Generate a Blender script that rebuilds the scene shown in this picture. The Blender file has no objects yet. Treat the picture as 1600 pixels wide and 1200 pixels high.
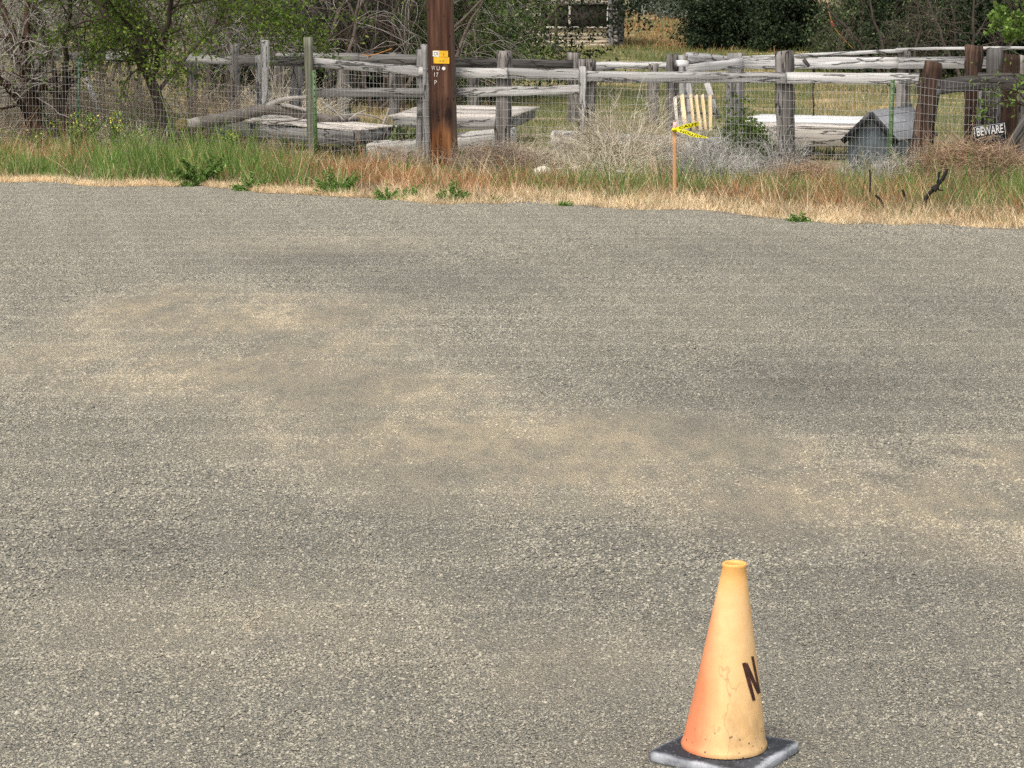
import bpy, math, random
import numpy as np
import zlib
from mathutils import Vector, Matrix

SC = bpy.context.scene
COL = SC.collection
class Rand:
    def __init__(s, seed): s.g = np.random.default_rng(seed)
    def __getattr__(s, k): return getattr(s.g, k)
RNG = Rand(7)
def reseed(label): RNG.g = np.random.default_rng(zlib.crc32(label.encode()))
random.seed(7)
rad = math.radians

# ------------------------------------------------------------------ camera, sky, sun, exposure
F, H, PITCH = 3559.0, 1.57, rad(9.1)
CP, SP = math.cos(PITCH), math.sin(PITCH)
cam = bpy.data.cameras.new("camera")
cam.sensor_width = 36.0
cam.lens = F / 1600 * 36
cam.clip_start, cam.clip_end = 0.1, 2000
co = bpy.data.objects.new("camera", cam)
COL.objects.link(co)
co.location = (0, 0, H)
co.rotation_euler = (rad(90) - PITCH, 0, 0)
SC.camera = co

SUN_EL, SUN_AZ = rad(58), rad(205)      # azimuth measured clockwise from +Y
world = bpy.data.worlds.new("World")
SC.world = world
world.use_nodes = True
wn, wl = world.node_tree.nodes, world.node_tree.links
bg = wn["Background"]
sky = wn.new("ShaderNodeTexSky")
sky.sky_type = 'NISHITA'
sky.sun_disc = False
sky.sun_elevation = SUN_EL
sky.sun_rotation = SUN_AZ
sky.dust_density = 4.0
sky.air_density = 1.0
hs = wn.new("ShaderNodeHueSaturation")
hs.inputs["Saturation"].default_value = 0.35
wl.new(sky.outputs[0], hs.inputs["Color"])
wl.new(hs.outputs[0], bg.inputs["Color"])
bg.inputs["Strength"].default_value = 0.15

sl = bpy.data.lights.new("sun", 'SUN')
sl.energy = 1.5
sl.angle = rad(14)
sl.color = (1.0, 0.95, 0.87)
so = bpy.data.objects.new("sun", sl)
COL.objects.link(so)
sd = Vector((math.sin(SUN_AZ) * math.cos(SUN_EL), math.cos(SUN_AZ) * math.cos(SUN_EL), math.sin(SUN_EL)))
so.rotation_euler = sd.to_track_quat('Z', 'Y').to_euler()
so.location = sd * 50

SC.view_settings.view_transform = 'Standard'
SC.view_settings.look = 'None'
SC.view_settings.exposure = 0.55
SC.view_settings.gamma = 1
SC.cycles.use_denoising = False
SC.cycles.max_bounces = 6
SC.cycles.transparent_max_bounces = 8

# ------------------------------------------------------------------ pixel (1600x1200 photo) -> world helpers
def P(px, py, Y):
    u, v = (px - 800) / F, (600 - py) / F
    dy, dz = CP + v * SP, -SP + v * CP
    k = Y / dy
    return np.array((u * k, Y, H + dz * k))

def road_edge(x):
    return 19.45 - 0.6 * x + 0.24 * np.sin(x * 1.7) + 0.15 * np.sin(x * 4.1 + 1) + 0.07 * np.sin(x * 9.7 + 2 * np.sin(x * 2.3))

def sst(a, b, x):
    t = np.clip((x - a) / (b - a), 0, 1)
    return t * t * (3 - 2 * t)

def Z(x, y):
    d = y - (19.45 - 0.6 * x)
    z = -0.24 * sst(1.2, 7.5, d)
    z = z + 0.84 * sst(40, 82, y) + 1.3 * sst(80, 108, y) + 0.16 * np.maximum(y - 104, 0) + 0.0009 * np.maximum(y - 104, 0) ** 2
    z = z + 0.03 * np.sin(x * 1.3 + y * 0.7) * sst(1, 5, d)
    return z

def G(px, py):
    """point on the terrain seen at a photo pixel"""
    lo, hi = 2.0, 400.0
    for Y in np.linspace(3, 300, 3000):
        p = P(px, py, Y)
        if p[2] <= Z(p[0], p[1]):
            return p
    return P(px, py, 300)

FY0 = 28.6
def fenceY(px):
    return FY0 / (1 + 0.5 * ((px - 800) / F) / 1.0087)

def PF(px, py, off=0.0):
    return P(px, py, fenceY(px) + off)

# ------------------------------------------------------------------ mesh helpers
def mesh_np(name, V, faces_list):
    """faces_list: list of (n,k) int arrays"""
    me = bpy.data.meshes.new(name)
    V = np.asarray(V, dtype=np.float32)
    me.vertices.add(len(V))
    me.vertices.foreach_set("co", V.ravel())
    loops, starts, tot = [], [], 0
    for fa in faces_list:
        fa = np.asarray(fa, dtype=np.int32)
        if len(fa) == 0:
            continue
        n, k = fa.shape
        loops.append(fa.ravel())
        starts.append(tot + np.arange(n, dtype=np.int32) * k)
        tot += n * k
    L = np.concatenate(loops)
    S = np.concatenate(starts).astype(np.int32)
    me.loops.add(len(L))
    me.loops.foreach_set("vertex_index", L)
    me.polygons.add(len(S))
    me.polygons.foreach_set("loop_start", S)
    me.update(calc_edges=True)
    return me

def link(name, me, mat, parent=None, loc=(0, 0, 0), smooth=False):
    if mat is not None and len(me.materials) == 0:
        me.materials.append(mat)
    if smooth:
        me.polygons.foreach_set("use_smooth", [True] * len(me.polygons))
    o = bpy.data.objects.new(name, me)
    COL.objects.link(o)
    if parent is not None:
        o.parent = parent
        o.location = Vector(loc) - parent.location
    else:
        o.location = loc
    return o

def tag(o, label=None, cat=None, group=None, kind=None):
    if label: o["label"] = label
    if cat: o["category"] = cat
    if group: o["group"] = group
    if kind: o["kind"] = kind
    return o

def thing(name, label, cat, loc, group=None):
    o = bpy.data.objects.new(name, None)
    o.empty_display_size = 0.1
    COL.objects.link(o)
    o.location = Vector([float(c) for c in loc])
    return tag(o, label, cat, group)

def part(name, V, faces, mat, root, smooth=False):
    """V in world coordinates; stored relative to the root"""
    V = np.asarray(V, dtype=float) - np.array(root.location)
    me = mesh_np(name, V, faces)
    o = link(name, me, mat, None, (0, 0, 0), smooth)
    o.parent = root
    return o

def single(name, V, faces, mat, origin, label, cat, group=None, kind=None, smooth=False):
    V = np.asarray(V, dtype=float) - np.asarray(origin)
    me = mesh_np(name, V, faces)
    o = link(name, me, mat, None, tuple(float(c) for c in origin), smooth)
    return tag(o, label, cat, group, kind)

def nrm(a):
    return a / np.maximum(np.linalg.norm(a, axis=-1, keepdims=True), 1e-9)

def tubes(Pn, R, S=4, cap=False):
    """Pn (N,K,3), R (N,K) -> verts, quads"""
    Pn = np.asarray(Pn, float)
    R = np.broadcast_to(np.asarray(R, float), Pn.shape[:2])
    N, K, _ = Pn.shape
    T = nrm(np.gradient(Pn, axis=1))
    mean = np.abs(T.mean(axis=1))
    ref = np.eye(3)[np.argmin(mean, axis=1)][:, None, :]
    A = nrm(np.cross(T, ref))
    B = np.cross(T, A)
    th = np.arange(S) / S * 2 * math.pi
    ring = Pn[:, :, None, :] + R[:, :, None, None] * (np.cos(th)[None, None, :, None] * A[:, :, None, :] + np.sin(th)[None, None, :, None] * B[:, :, None, :])
    V = ring.reshape(-1, 3)
    n = np.arange(N)[:, None, None]; k = np.arange(K - 1)[None, :, None]; s = np.arange(S)[None, None, :]
    s2 = (s + 1) % S
    a = (n * K + k) * S + s; b = (n * K + k) * S + s2
    c = (n * K + k + 1) * S + s2; d = (n * K + k + 1) * S + s
    Q = np.stack(np.broadcast_arrays(a, b, c, d), -1).reshape(-1, 4)
    return V, Q

class Acc:
    """collects vertex/face batches"""
    def __init__(s): s.V, s.F, s.n = [], {}, 0
    def add(s, V, Fc):
        Fc = np.asarray(Fc)
        s.V.append(np.asarray(V, float)); s.F.setdefault(Fc.shape[1], []).append(Fc + s.n); s.n += len(V)
        return s
    def tube(s, pts, r, S=6):
        pts = np.asarray(pts, float)
        V, Q = tubes(pts[None], np.broadcast_to(np.asarray(r, float), (1, len(pts))), S)
        s.add(V, Q)
        K = len(pts)
        s.F.setdefault(S, []).append(np.array([[s.n - len(V) + i for i in range(S)][::-1], [s.n - S + i for i in range(S)]]))
        return s
    def hexa(s, c):
        """8 corners: bottom 4 (ccw), top 4"""
        q = [(3, 2, 1, 0), (4, 5, 6, 7), (0, 1, 5, 4), (1, 2, 6, 5), (2, 3, 7, 6), (3, 0, 4, 7)]
        return s.add(np.asarray(c, float), np.array(q))
    def out(s): return np.concatenate(s.V), [np.concatenate(v) for v in s.F.values()]

def resample(pts, n):
    pts = np.asarray(pts, float)
    seg = np.linalg.norm(np.diff(pts, axis=0), axis=1)
    t = np.concatenate([[0], np.cumsum(seg)]); t /= t[-1]
    tt = np.linspace(0, 1, n)
    out = np.stack([np.interp(tt, t, pts[:, i]) for i in range(3)], 1)
    for _ in range(2):
        out[1:-1] = 0.25 * out[:-2] + 0.5 * out[1:-1] + 0.25 * out[2:]
    return out

def board(name, p0, p1, w, t, mat, root, rough=1.0, w1=None, depth=None, seg=0.12):
    """a weathered board or post from p0 to p1 (its own local X runs along it)"""
    p0, p1 = Vector(p0), Vector(p1)
    ax = (p1 - p0); L = ax.length; ax.normalize()
    dref = Vector(depth) if depth is not None else Vector((0.447, 0.894, 0))
    zz = ax.cross(dref); zz.normalize()
    yy = zz.cross(ax)
    n = max(3, int(L / seg) + 1)
    w1 = w if w1 is None else w1
    xs = np.linspace(0, L, n)
    ch = 0.09 * min(w, t)
    V = []
    ph = RNG.uniform(0, 9, 6)
    for i, x in enumerate(xs):
        k = i / (n - 1)
        ww = (w + (w1 - w) * k) / 2
        tt = t / 2
        e = 0.006 * rough
        top = e * (math.sin(x * 3.1 + ph[0]) + 0.6 * math.sin(x * 9 + ph[1])) + RNG.normal(0, e * 0.5)
        bot = e * (math.sin(x * 2.3 + ph[2]) + 0.6 * math.sin(x * 11 + ph[3])) + RNG.normal(0, e * 0.5)
        bow = 0.010 * rough * math.sin(x * 1.1 + ph[4])
        xo = RNG.normal(0, 0.006 * rough, 8) if i in (0, n - 1) else np.zeros(8)
        zt, zb = ww + top, -ww + bot
        pr = [(-tt + ch, zb), (tt - ch, zb), (tt, zb + ch), (tt, zt - ch), (tt - ch, zt), (-tt + ch, zt), (-tt, zt - ch), (-tt, zb + ch)]
        for j, (y, z) in enumerate(pr):
            V.append((x + xo[j], y + bow * 0.4, z + bow))
    V = np.array(V)
    a = np.arange(n - 1)[:, None] * 8 + np.arange(8)[None]
    b = np.arange(n - 1)[:, None] * 8 + (np.arange(8)[None] + 1) % 8
    Q = np.stack([a, a + 8, b + 8, b], -1).reshape(-1, 4)
    caps = np.array([list(range(8)), list(range((n - 1) * 8, n * 8))[::-1]])
    me = mesh_np(name, V, [Q, caps])
    me.materials.append(mat)
    o = bpy.data.objects.new(name, me)
    COL.objects.link(o)
    M = Matrix((ax, yy, zz)).transposed().to_4x4()
    M.translation = p0 - (Vector(root.location) if root is not None else Vector((0, 0, 0)))
    o.matrix_local = M
    if root is not None:
        o.parent = root
    return o

def ribbon_quads(c, a, b):
    """c centre (N,3), a half-length vec, b half-width vec -> diamond-ish leaf quads"""
    N = len(c)
    V = np.stack([c - a, c + b - a * 0.1, c + a, c - b - a * 0.1], 1).reshape(-1, 3)
    Q = np.arange(N * 4).reshape(N, 4)
    return V, Q

def rand_dir(n):
    return nrm(RNG.normal(size=(n, 3)))

# ------------------------------------------------------------------ materials
def srgb(r, g, b):
    f = lambda c: ((c / 255) / 12.92 if c / 255 <= 0.04045 else ((c / 255 + 0.055) / 1.055) ** 2.4)
    return (f(r), f(g), f(b), 1)

class NT:
    def __init__(s, name):
        s.m = bpy.data.materials.new(name); s.m.use_nodes = True
        s.nt = s.m.node_tree; s.N = s.nt.nodes; s.L = s.nt.links
        s.bsdf = s.N["Principled BSDF"]
        s.bsdf.inputs["Roughness"].default_value = 0.85
        s.bsdf.inputs["Specular IOR Level"].default_value = 0.25
    def new(s, t, **k):
        n = s.N.new(t)
        for a, v in k.items(): setattr(n, a, v)
        return n
    def put(s, sock, v):
        if hasattr(v, "is_linked"): s.L.new(v, sock)
        else: sock.default_value = v
    def math(s, op, a, b=None, clamp=False):
        n = s.new("ShaderNodeMath", operation=op); n.use_clamp = clamp
        s.put(n.inputs[0], a)
        if b is not None: s.put(n.inputs[1], b)
        return n.outputs[0]
    def vmath(s, op, a, b=None):
        n = s.new("ShaderNodeVectorMath", operation=op)
        s.put(n.inputs[0], a)
        if b is not None: s.put(n.inputs[1], b)
        return n.outputs["Value"] if op in ("LENGTH", "DISTANCE", "DOT_PRODUCT") else n.outputs[0]
    def coord(s, w="Object"): return s.new("ShaderNodeTexCoord").outputs[w]
    def pos(s): return s.new("ShaderNodeNewGeometry").outputs["Position"]
    def island(s): return s.new("ShaderNodeNewGeometry").outputs["Random Per Island"]
    def orand(s): return s.new("ShaderNodeObjectInfo").outputs["Random"]
    def noise(s, vec, scale, detail=4, rough=0.55, out=0):
        n = s.new("ShaderNodeTexNoise"); s.L.new(vec, n.inputs["Vector"])
        n.inputs["Scale"].default_value = scale; n.inputs["Detail"].default_value = detail; n.inputs["Roughness"].default_value = rough
        return n.outputs[out]
    def ramp(s, f, stops, interp='LINEAR'):
        n = s.new("ShaderNodeValToRGB"); s.L.new(f, n.inputs[0]); cr = n.color_ramp; cr.interpolation = interp
        while len(cr.elements) < len(stops): cr.elements.new(0.5)
        for e, (p, c) in zip(cr.elements, stops): e.position = p; e.color = c if len(c) == 4 else (*c, 1)
        return n.outputs[0]
    def step(s, f, a, b, lo=0.0, hi=1.0):
        n = s.new("ShaderNodeMapRange"); s.put(n.inputs[0], f)
        n.inputs[1].default_value = a; n.inputs[2].default_value = b; n.inputs[3].default_value = lo; n.inputs[4].default_value = hi
        return n.outputs[0]
    def mix(s, f, a, b, mode='MIX'):
        n = s.new("ShaderNodeMix", data_type='RGBA', blend_type=mode)
        s.put(n.inputs[0], f); s.put(n.inputs[6], a); s.put(n.inputs[7], b)
        return n.outputs[2]
    def bump(s, h, strength=0.5, dist=0.01):
        n = s.new("ShaderNodeBump"); n.inputs["Strength"].default_value = strength; n.inputs["Distance"].default_value = dist
        s.L.new(h, n.inputs["Height"]); s.L.new(n.outputs[0], s.bsdf.inputs["Normal"])
    def color(s, v): s.put(s.bsdf.inputs["Base Color"], v); return s
    def scaled(s, vec, sc, off=None):
        v = s.vmath('MULTIPLY', vec, sc)
        if off is not None:
            c = s.new("ShaderNodeCombineXYZ")
            o = s.math('MULTIPLY', off, 137.0)
            for i in range(3): s.L.new(o, c.inputs[i])
            v = s.vmath('ADD', v, c.outputs[0])
        return v

def flat_mat(name, c, rough=0.8, spec=0.25, metal=0.0, vary=0.25, scale=30):
    t = NT(name)
    n = t.noise(t.coord(), scale, 4)
    c = tuple(c[:3])
    t.color(t.ramp(n, [(0.25, tuple(k * (1 - vary) for k in c)), (0.75, tuple(min(1, k * (1 + vary)) for k in c))]))
    t.bsdf.inputs["Roughness"].default_value = rough
    t.bsdf.inputs["Specular IOR Level"].default_value = spec
    t.bsdf.inputs["Metallic"].default_value = metal
    return t.m

def wood_mat(name, dark, mid, light, stain=0.5, stain_c=(0.06, 0.05, 0.045), gx=0.6, gz=24, crack=0.8):
    t = NT(name)
    r = t.orand()
    v = t.scaled(t.coord(), (gx, gz, gz), r)
    v2 = t.scaled(t.coord(), (gx * 1.6, gz * 2.6, gz * 2.6), r)
    v3 = t.scaled(t.coord(), (1.0, 5, 5), r)
    g1 = t.noise(v, 1.0, 5, 0.6); g2 = t.noise(v2, 1.0, 3, 0.6); st = t.noise(v3, 1.6, 5, 0.65)
    c = t.ramp(g1, [(0.3, dark), (0.5, mid), (0.7, light)])
    c = t.mix(t.step(st, 0.52, 0.68, 0, stain), c, (*stain_c, 1))
    ck = t.step(g2, 0.37, 0.31, 0, crack)
    lf = t.noise(t.scaled(t.coord(), (0.9, 6.5, 6.5), r), 1.0, 4, 0.55)
    ck2 = t.step(t.math('ABSOLUTE', t.math('SUBTRACT', lf, 0.5)), 0.022, 0.010, 0, crack)
    ck = t.math('MAXIMUM', ck, ck2)
    c = t.mix(ck, c, (0.02, 0.017, 0.015, 1))
    tone = t.step(r, 0, 1, 0.78, 1.18)
    hsv = t.new("ShaderNodeHueSaturation"); t.L.new(c, hsv.inputs["Color"]); t.L.new(tone, hsv.inputs["Value"])
    t.color(hsv.outputs[0])
    h = t.math('SUBTRACT', g1, t.math('MULTIPLY', ck, 0.8))
    t.bump(h, 0.7, 0.006)
    t.bsdf.inputs["Roughness"].default_value = 0.9
    t.bsdf.inputs["Specular IOR Level"].default_value = 0.15
    return t.m

M_RAIL = wood_mat("weathered_pale_wood", (0.20, 0.19, 0.178), (0.42, 0.405, 0.385), (0.64, 0.625, 0.60), 0.6, (0.17, 0.16, 0.148))
M_GREY = wood_mat("weathered_grey_wood", (0.11, 0.10, 0.095), (0.22, 0.21, 0.20), (0.36, 0.34, 0.32), 0.4)
M_DARKWOOD = wood_mat("weathered_dark_wood", (0.035, 0.032, 0.03), (0.08, 0.073, 0.068), (0.15, 0.14, 0.13), 0.4, (0.02, 0.018, 0.016))
M_POST = wood_mat("weathered_post_wood", (0.07, 0.06, 0.052), (0.20, 0.18, 0.165), (0.38, 0.35, 0.32), 0.6, (0.05, 0.04, 0.033), gz=13, crack=0.9)
M_BROWN = wood_mat("rotten_brown_wood", (0.022, 0.013, 0.009), (0.062, 0.036, 0.025), (0.19, 0.125, 0.092), 0.5, (0.03, 0.018, 0.012), gz=13, crack=0.9)
M_PLANK = wood_mat("sunbleached_plank", (0.36, 0.32, 0.27), (0.52, 0.47, 0.41), (0.70, 0.65, 0.58), 0.25, (0.28, 0.24, 0.2), gz=22)
M_WHITE = wood_mat("white_painted_board", (0.55, 0.54, 0.52), (0.75, 0.74, 0.72), (0.85, 0.85, 0.83), 0.2, (0.4, 0.38, 0.35), gz=14, crack=0.25)
M_BEDBOARD = wood_mat("pale_bed_board", (0.36, 0.345, 0.315), (0.54, 0.515, 0.47), (0.68, 0.65, 0.60), 0.35, (0.18, 0.17, 0.15), gz=22)
M_PINE = wood_mat("fresh_pine", (0.50, 0.36, 0.19), (0.66, 0.50, 0.29), (0.76, 0.62, 0.40), 0.15, (0.40, 0.28, 0.15), gz=20, crack=0.1)
M_STAKE = wood_mat("stake_wood", (0.52, 0.25, 0.11), (0.62, 0.32, 0.15), (0.70, 0.40, 0.20), 0.1, (0.4, 0.2, 0.1), gz=30, crack=0.05)
M_LOGWALL = wood_mat("cabin_log_wood", (0.24, 0.19, 0.135), (0.50, 0.42, 0.31), (0.70, 0.61, 0.48), 0.35, (0.10, 0.08, 0.06), gx=0.5, gz=9)
M_GREEN = flat_mat("green_painted_steel", (0.07, 0.125, 0.042), 0.5, 0.4, vary=0.35, scale=14)
M_DKGREEN = flat_mat("dark_green_painted_steel", (0.02, 0.07, 0.035), 0.5, 0.4, vary=0.3, scale=14)
M_WIRE = flat_mat("galvanised_wire", (0.46, 0.45, 0.42), 0.55, 0.4, 0.0, vary=0.25, scale=3)
M_WHITEPAINT = flat_mat("white_paint", (0.78, 0.78, 0.76), 0.6, vary=0.08)
M_STENCIL = flat_mat("faded_white_stencil", (0.55, 0.52, 0.48), 0.7, vary=0.3, scale=40)
M_BLACKPAINT = flat_mat("black_sign_paint", (0.013, 0.013, 0.015), 0.45, 0.35, vary=0.2)
M_GREYPAINT = flat_mat("grey_sign_paint", (0.22, 0.22, 0.22), 0.5, vary=0.15)
M_YELLOW = flat_mat("yellow_tag", (0.82, 0.46, 0.03), 0.45, 0.3, vary=0.08)
M_TAPE = flat_mat("yellow_caution_tape", (0.82, 0.74, 0.01), 0.35, 0.4, vary=0.06)
M_INK = flat_mat("black_ink", (0.015, 0.014, 0.012), 0.5, vary=0.1)
M_TARINK = flat_mat("dark_marker_ink", (0.060, 0.024, 0.018), 0.55, vary=0.65, scale=70)
M_BLACKSTICK = flat_mat("charred_wood", (0.014, 0.012, 0.011), 0.8, vary=0.4)
M_PINKTIP = flat_mat("pink_marking_paint", (0.72, 0.42, 0.38), 0.7, vary=0.1)
M_ORANGEROPE = flat_mat("orange_rope", (0.55, 0.24, 0.05), 0.8, vary=0.2)
M_REDFLOAT = flat_mat("red_plastic", (0.62, 0.07, 0.03), 0.4, vary=0.1)
M_PAPER = flat_mat("dirty_white_scrap", (0.62, 0.56, 0.46), 0.8, vary=0.2, scale=20)
M_SOIL = flat_mat("dry_soil", (0.16, 0.13, 0.10), 0.95, vary=0.4, scale=25)

def bark_mat(name, a, b, scale=14):
    t = NT(name)
    v = t.scaled(t.pos(), (1, 1, 0.25))
    n = t.noise(v, scale, 5, 0.65)
    c = t.ramp(n, [(0.3, a), (0.7, b)])
    t.color(t.mix(t.step(t.island(), 0, 1, 0, 0.45), c, (*[k * 1.7 for k in b], 1)))
    t.bump(n, 0.8, 0.02)
    t.bsdf.inputs["Specular IOR Level"].default_value = 0.1
    return t.m

M_BARK = bark_mat("dark_elm_bark", (0.018, 0.013, 0.010), (0.07, 0.052, 0.042))
M_REDBARK = bark_mat("reddish_dark_bark", (0.016, 0.010, 0.007), (0.075, 0.043, 0.030))
M_TWIG = bark_mat("grey_twig_bark", (0.16, 0.138, 0.122), (0.38, 0.345, 0.31))
M_TWIGBR = bark_mat("brown_twig_bark", (0.045, 0.033, 0.027), (0.14, 0.11, 0.09))
M_TWIGDK = bark_mat("dark_twig_bark", (0.02, 0.016, 0.013), (0.075, 0.06, 0.05))  # darkest bark tone, the twigs' own dark brown
M_LOG = bark_mat("fallen_log_bark", (0.04, 0.034, 0.03), (0.20, 0.175, 0.155), 22)
M_LOGCUT = flat_mat("bare_log_wood", (0.34, 0.30, 0.27), 0.9, vary=0.3, scale=12)
M_LOGEND = flat_mat("mossy_log_end", (0.17, 0.12, 0.05), 0.95, vary=0.5, scale=30)

def veg_mat(name, stops, transl=0.3, rough=0.7):
    """one random colour per blade or leaf"""
    t = NT(name)
    c = t.ramp(t.island(), stops)
    big = t.noise(t.pos(), 2.6, 4, 0.7)
    hsv = t.new("ShaderNodeHueSaturation"); t.L.new(c, hsv.inputs["Color"])
    t.L.new(t.step(big, 0.3, 0.7, 0.62, 1.35), hsv.inputs["Value"])
    t.color(hsv.outputs[0])
    t.bsdf.inputs["Roughness"].default_value = rough
    t.bsdf.inputs["Specular IOR Level"].default_value = 0.2
    if transl > 0:
        tr = t.new("ShaderNodeBsdfTranslucent"); t.L.new(hsv.outputs[0], tr.inputs["Color"])
        mx = t.new("ShaderNodeMixShader"); mx.inputs[0].default_value = transl
        t.L.new(t.bsdf.outputs[0], mx.inputs[1]); t.L.new(tr.outputs[0], mx.inputs[2])
        t.L.new(mx.outputs[0], t.N["Material Output"].inputs["Surface"])
    return t.m

M_GRASS = veg_mat("green_grass", [(0, (0.055, 0.12, 0.02)), (0.35, (0.105, 0.20, 0.035)), (0.75, (0.18, 0.27, 0.06)), (1, (0.33, 0.34, 0.13))])
M_OLIVE = veg_mat("olive_grass", [(0, (0.10, 0.13, 0.045)), (0.4, (0.17, 0.19, 0.07)), (0.75, (0.27, 0.25, 0.11)), (1, (0.42, 0.33, 0.19))])
M_RUST = veg_mat("rusty_cheatgrass", [(0, (0.20, 0.085, 0.035)), (0.4, (0.36, 0.165, 0.07)), (0.75, (0.52, 0.27, 0.125)), (1, (0.66, 0.44, 0.25))])
M_STRAW = veg_mat("straw", [(0, (0.46, 0.31, 0.16)), (0.5, (0.70, 0.53, 0.31)), (1, (0.86, 0.73, 0.50))], 0.2)
M_GOLD = veg_mat("golden_pasture_grass", [(0, (0.33, 0.22, 0.09)), (0.5, (0.50, 0.36, 0.16)), (1, (0.64, 0.49, 0.26))], 0.25)
M_PASTURE = veg_mat("green_pasture_grass", [(0, (0.08, 0.105, 0.028)), (0.5, (0.15, 0.17, 0.05)), (1, (0.28, 0.26, 0.10))])
M_ELMLEAF = veg_mat("elm_leaf", [(0, (0.05, 0.095, 0.014)), (0.5, (0.105, 0.17, 0.025)), (0.9, (0.19, 0.265, 0.042)), (1, (0.32, 0.39, 0.085))], 0.45)
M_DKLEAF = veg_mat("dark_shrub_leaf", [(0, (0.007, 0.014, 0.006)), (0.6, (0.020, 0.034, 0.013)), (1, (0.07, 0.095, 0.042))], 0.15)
M_MIDLEAF = veg_mat("mid_green_leaf", [(0, (0.035, 0.062, 0.016)), (0.6, (0.085, 0.13, 0.033)), (1, (0.19, 0.25, 0.07))], 0.3)
M_SAGE = veg_mat("sagebrush_leaf", [(0, (0.07, 0.085, 0.06)), (0.6, (0.14, 0.16, 0.12)), (1, (0.25, 0.27, 0.21))], 0.2)
M_FEATHER = veg_mat("feathery_green_leaf", [(0, (0.03, 0.05, 0.018)), (0.6, (0.075, 0.105, 0.04)), (1, (0.16, 0.19, 0.085))], 0.25)
M_LIME = veg_mat("bright_green_leaf", [(0, (0.09, 0.17, 0.03)), (0.6, (0.17, 0.27, 0.05)), (1, (0.30, 0.40, 0.11))], 0.4)
M_WEED = veg_mat("weed_leaf", [(0, (0.06, 0.13, 0.022)), (0.6, (0.13, 0.225, 0.045)), (1, (0.24, 0.33, 0.09))], 0.25)
M_FLOWER = veg_mat("yellow_flower", [(0, (0.70, 0.62, 0.05)), (1, (0.85, 0.80, 0.18))], 0.2)
M_DEADPALE = veg_mat("pale_dead_twig", [(0, (0.32, 0.27, 0.19)), (0.6, (0.54, 0.47, 0.35)), (1, (0.74, 0.67, 0.53))], 0.0)
M_DEADGREY = veg_mat("grey_dead_twig", [(0, (0.20, 0.185, 0.165)), (0.6, (0.40, 0.38, 0.34)), (1, (0.64, 0.61, 0.56))], 0.0)
M_DEADTAN = veg_mat("tan_dead_twig", [(0, (0.19, 0.14, 0.10)), (0.6, (0.34, 0.26, 0.19)), (1, (0.52, 0.42, 0.32))], 0.0)
M_DEADBROWN = veg_mat("brown_dead_twig", [(0, (0.19, 0.115, 0.07)), (0.6, (0.37, 0.245, 0.155)), (1, (0.60, 0.45, 0.31))], 0.0)

# ------------------------------------------------------------------ gravel road
DUST = [  # photo px, py, radius px, radius py, weight : bands of tan dust pressed into the gravel
    (255, 488, 170, 44, 1.0), (400, 500, 280, 44, .85), (110, 565, 200, 50, .6), (330, 585, 330, 50, .75), (500, 545, 230, 40, .6),
    (560, 612, 260, 44, .95), (700, 690, 380, 66, .85), (950, 690, 280, 50, 1.0), (860, 745, 380, 60, .8), (1130, 720, 260, 54, .75),
    (1230, 785, 280, 70, .85), (1520, 800, 300, 84, .85), (1590, 735, 160, 60, .7), (500, 385, 200, 22, .35), (400, 980, 420, 80, .3), (900, 1040, 300, 70, .3)]
DARK = [(520, 405, 250, 26, .8), (1250, 600, 420, 70, .8), (700, 440, 260, 40, .6), (1480, 480, 300, 50, .6), (1130, 840, 300, 50, .6),
        (1440, 900, 260, 70, .6), (220, 860, 400, 60, .5), (850, 930, 260, 60, .4), (600, 830, 300, 50, .3), (1150, 400, 400, 40, .5),
        (1385, 752, 50, 14, 1.0), (1430, 728, 55, 13, 1.0), (1490, 712, 60, 11, .9), (1180, 800, 60, 14, .6), (1290, 845, 60, 18, .7), (1370, 890, 60, 22, .8), (1430, 945, 50, 30, .8), (1480, 1005, 40, 34, .8), (1520, 1070, 36, 40, .7),
        (1280, 960, 560, 220, .3), (1000, 1120, 500, 120, .25),(1180, 800, 50, 10, .3)]

def flat_g(px, py):
    a = PITCH - math.atan((600 - py) / F)
    Y = H / math.tan(a)
    return P(px, py, Y)

def blob_sum(t, pos, blobs):
    tot = None
    for px, py, rx, ry, w in blobs:
        c = flat_g(px, py)
        ex = abs(flat_g(px + rx, py)[0] - c[0]); ey = abs(flat_g(px, py - ry)[1] - c[1])
        d = t.vmath('SUBTRACT', pos, tuple(float(k) for k in c))
        d = t.vmath('MULTIPLY', d, (1 / ex, 1 / ey, 0))
        k = t.step(t.vmath('LENGTH', d), 1.15, 0.0, 0, w)
        tot = k if tot is None else t.math('MAXIMUM', tot, k)
    return tot

def dust_fac(t):
    pos = t.pos()
    n = t.noise(t.scaled(pos, (1.3, .5, 0)), 1.5, 9, 0.72)
    n3 = t.noise(t.scaled(pos, (4.0, 1.5, 0)), 2.2, 8, 0.75)
    b = blob_sum(t, pos, DUST)
    k = t.math('MULTIPLY', b, t.step(n, 0.34, 0.54, 0.2, 1.3))
    k = t.math('MULTIPLY', k, t.step(n3, 0.38, 0.56, 0.35, 1.2), True)
    return k, n, blob_sum(t, pos, DARK)

STONE_STOPS = [(0.0, (0.125, 0.122, 0.110)), (0.15, (0.195, 0.186, 0.157)), (0.42, (0.265, 0.246, 0.194)),
               (0.70, (0.325, 0.296, 0.228)), (0.90, (0.39, 0.35, 0.27)), (1.0, (0.49, 0.445, 0.355))]

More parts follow.
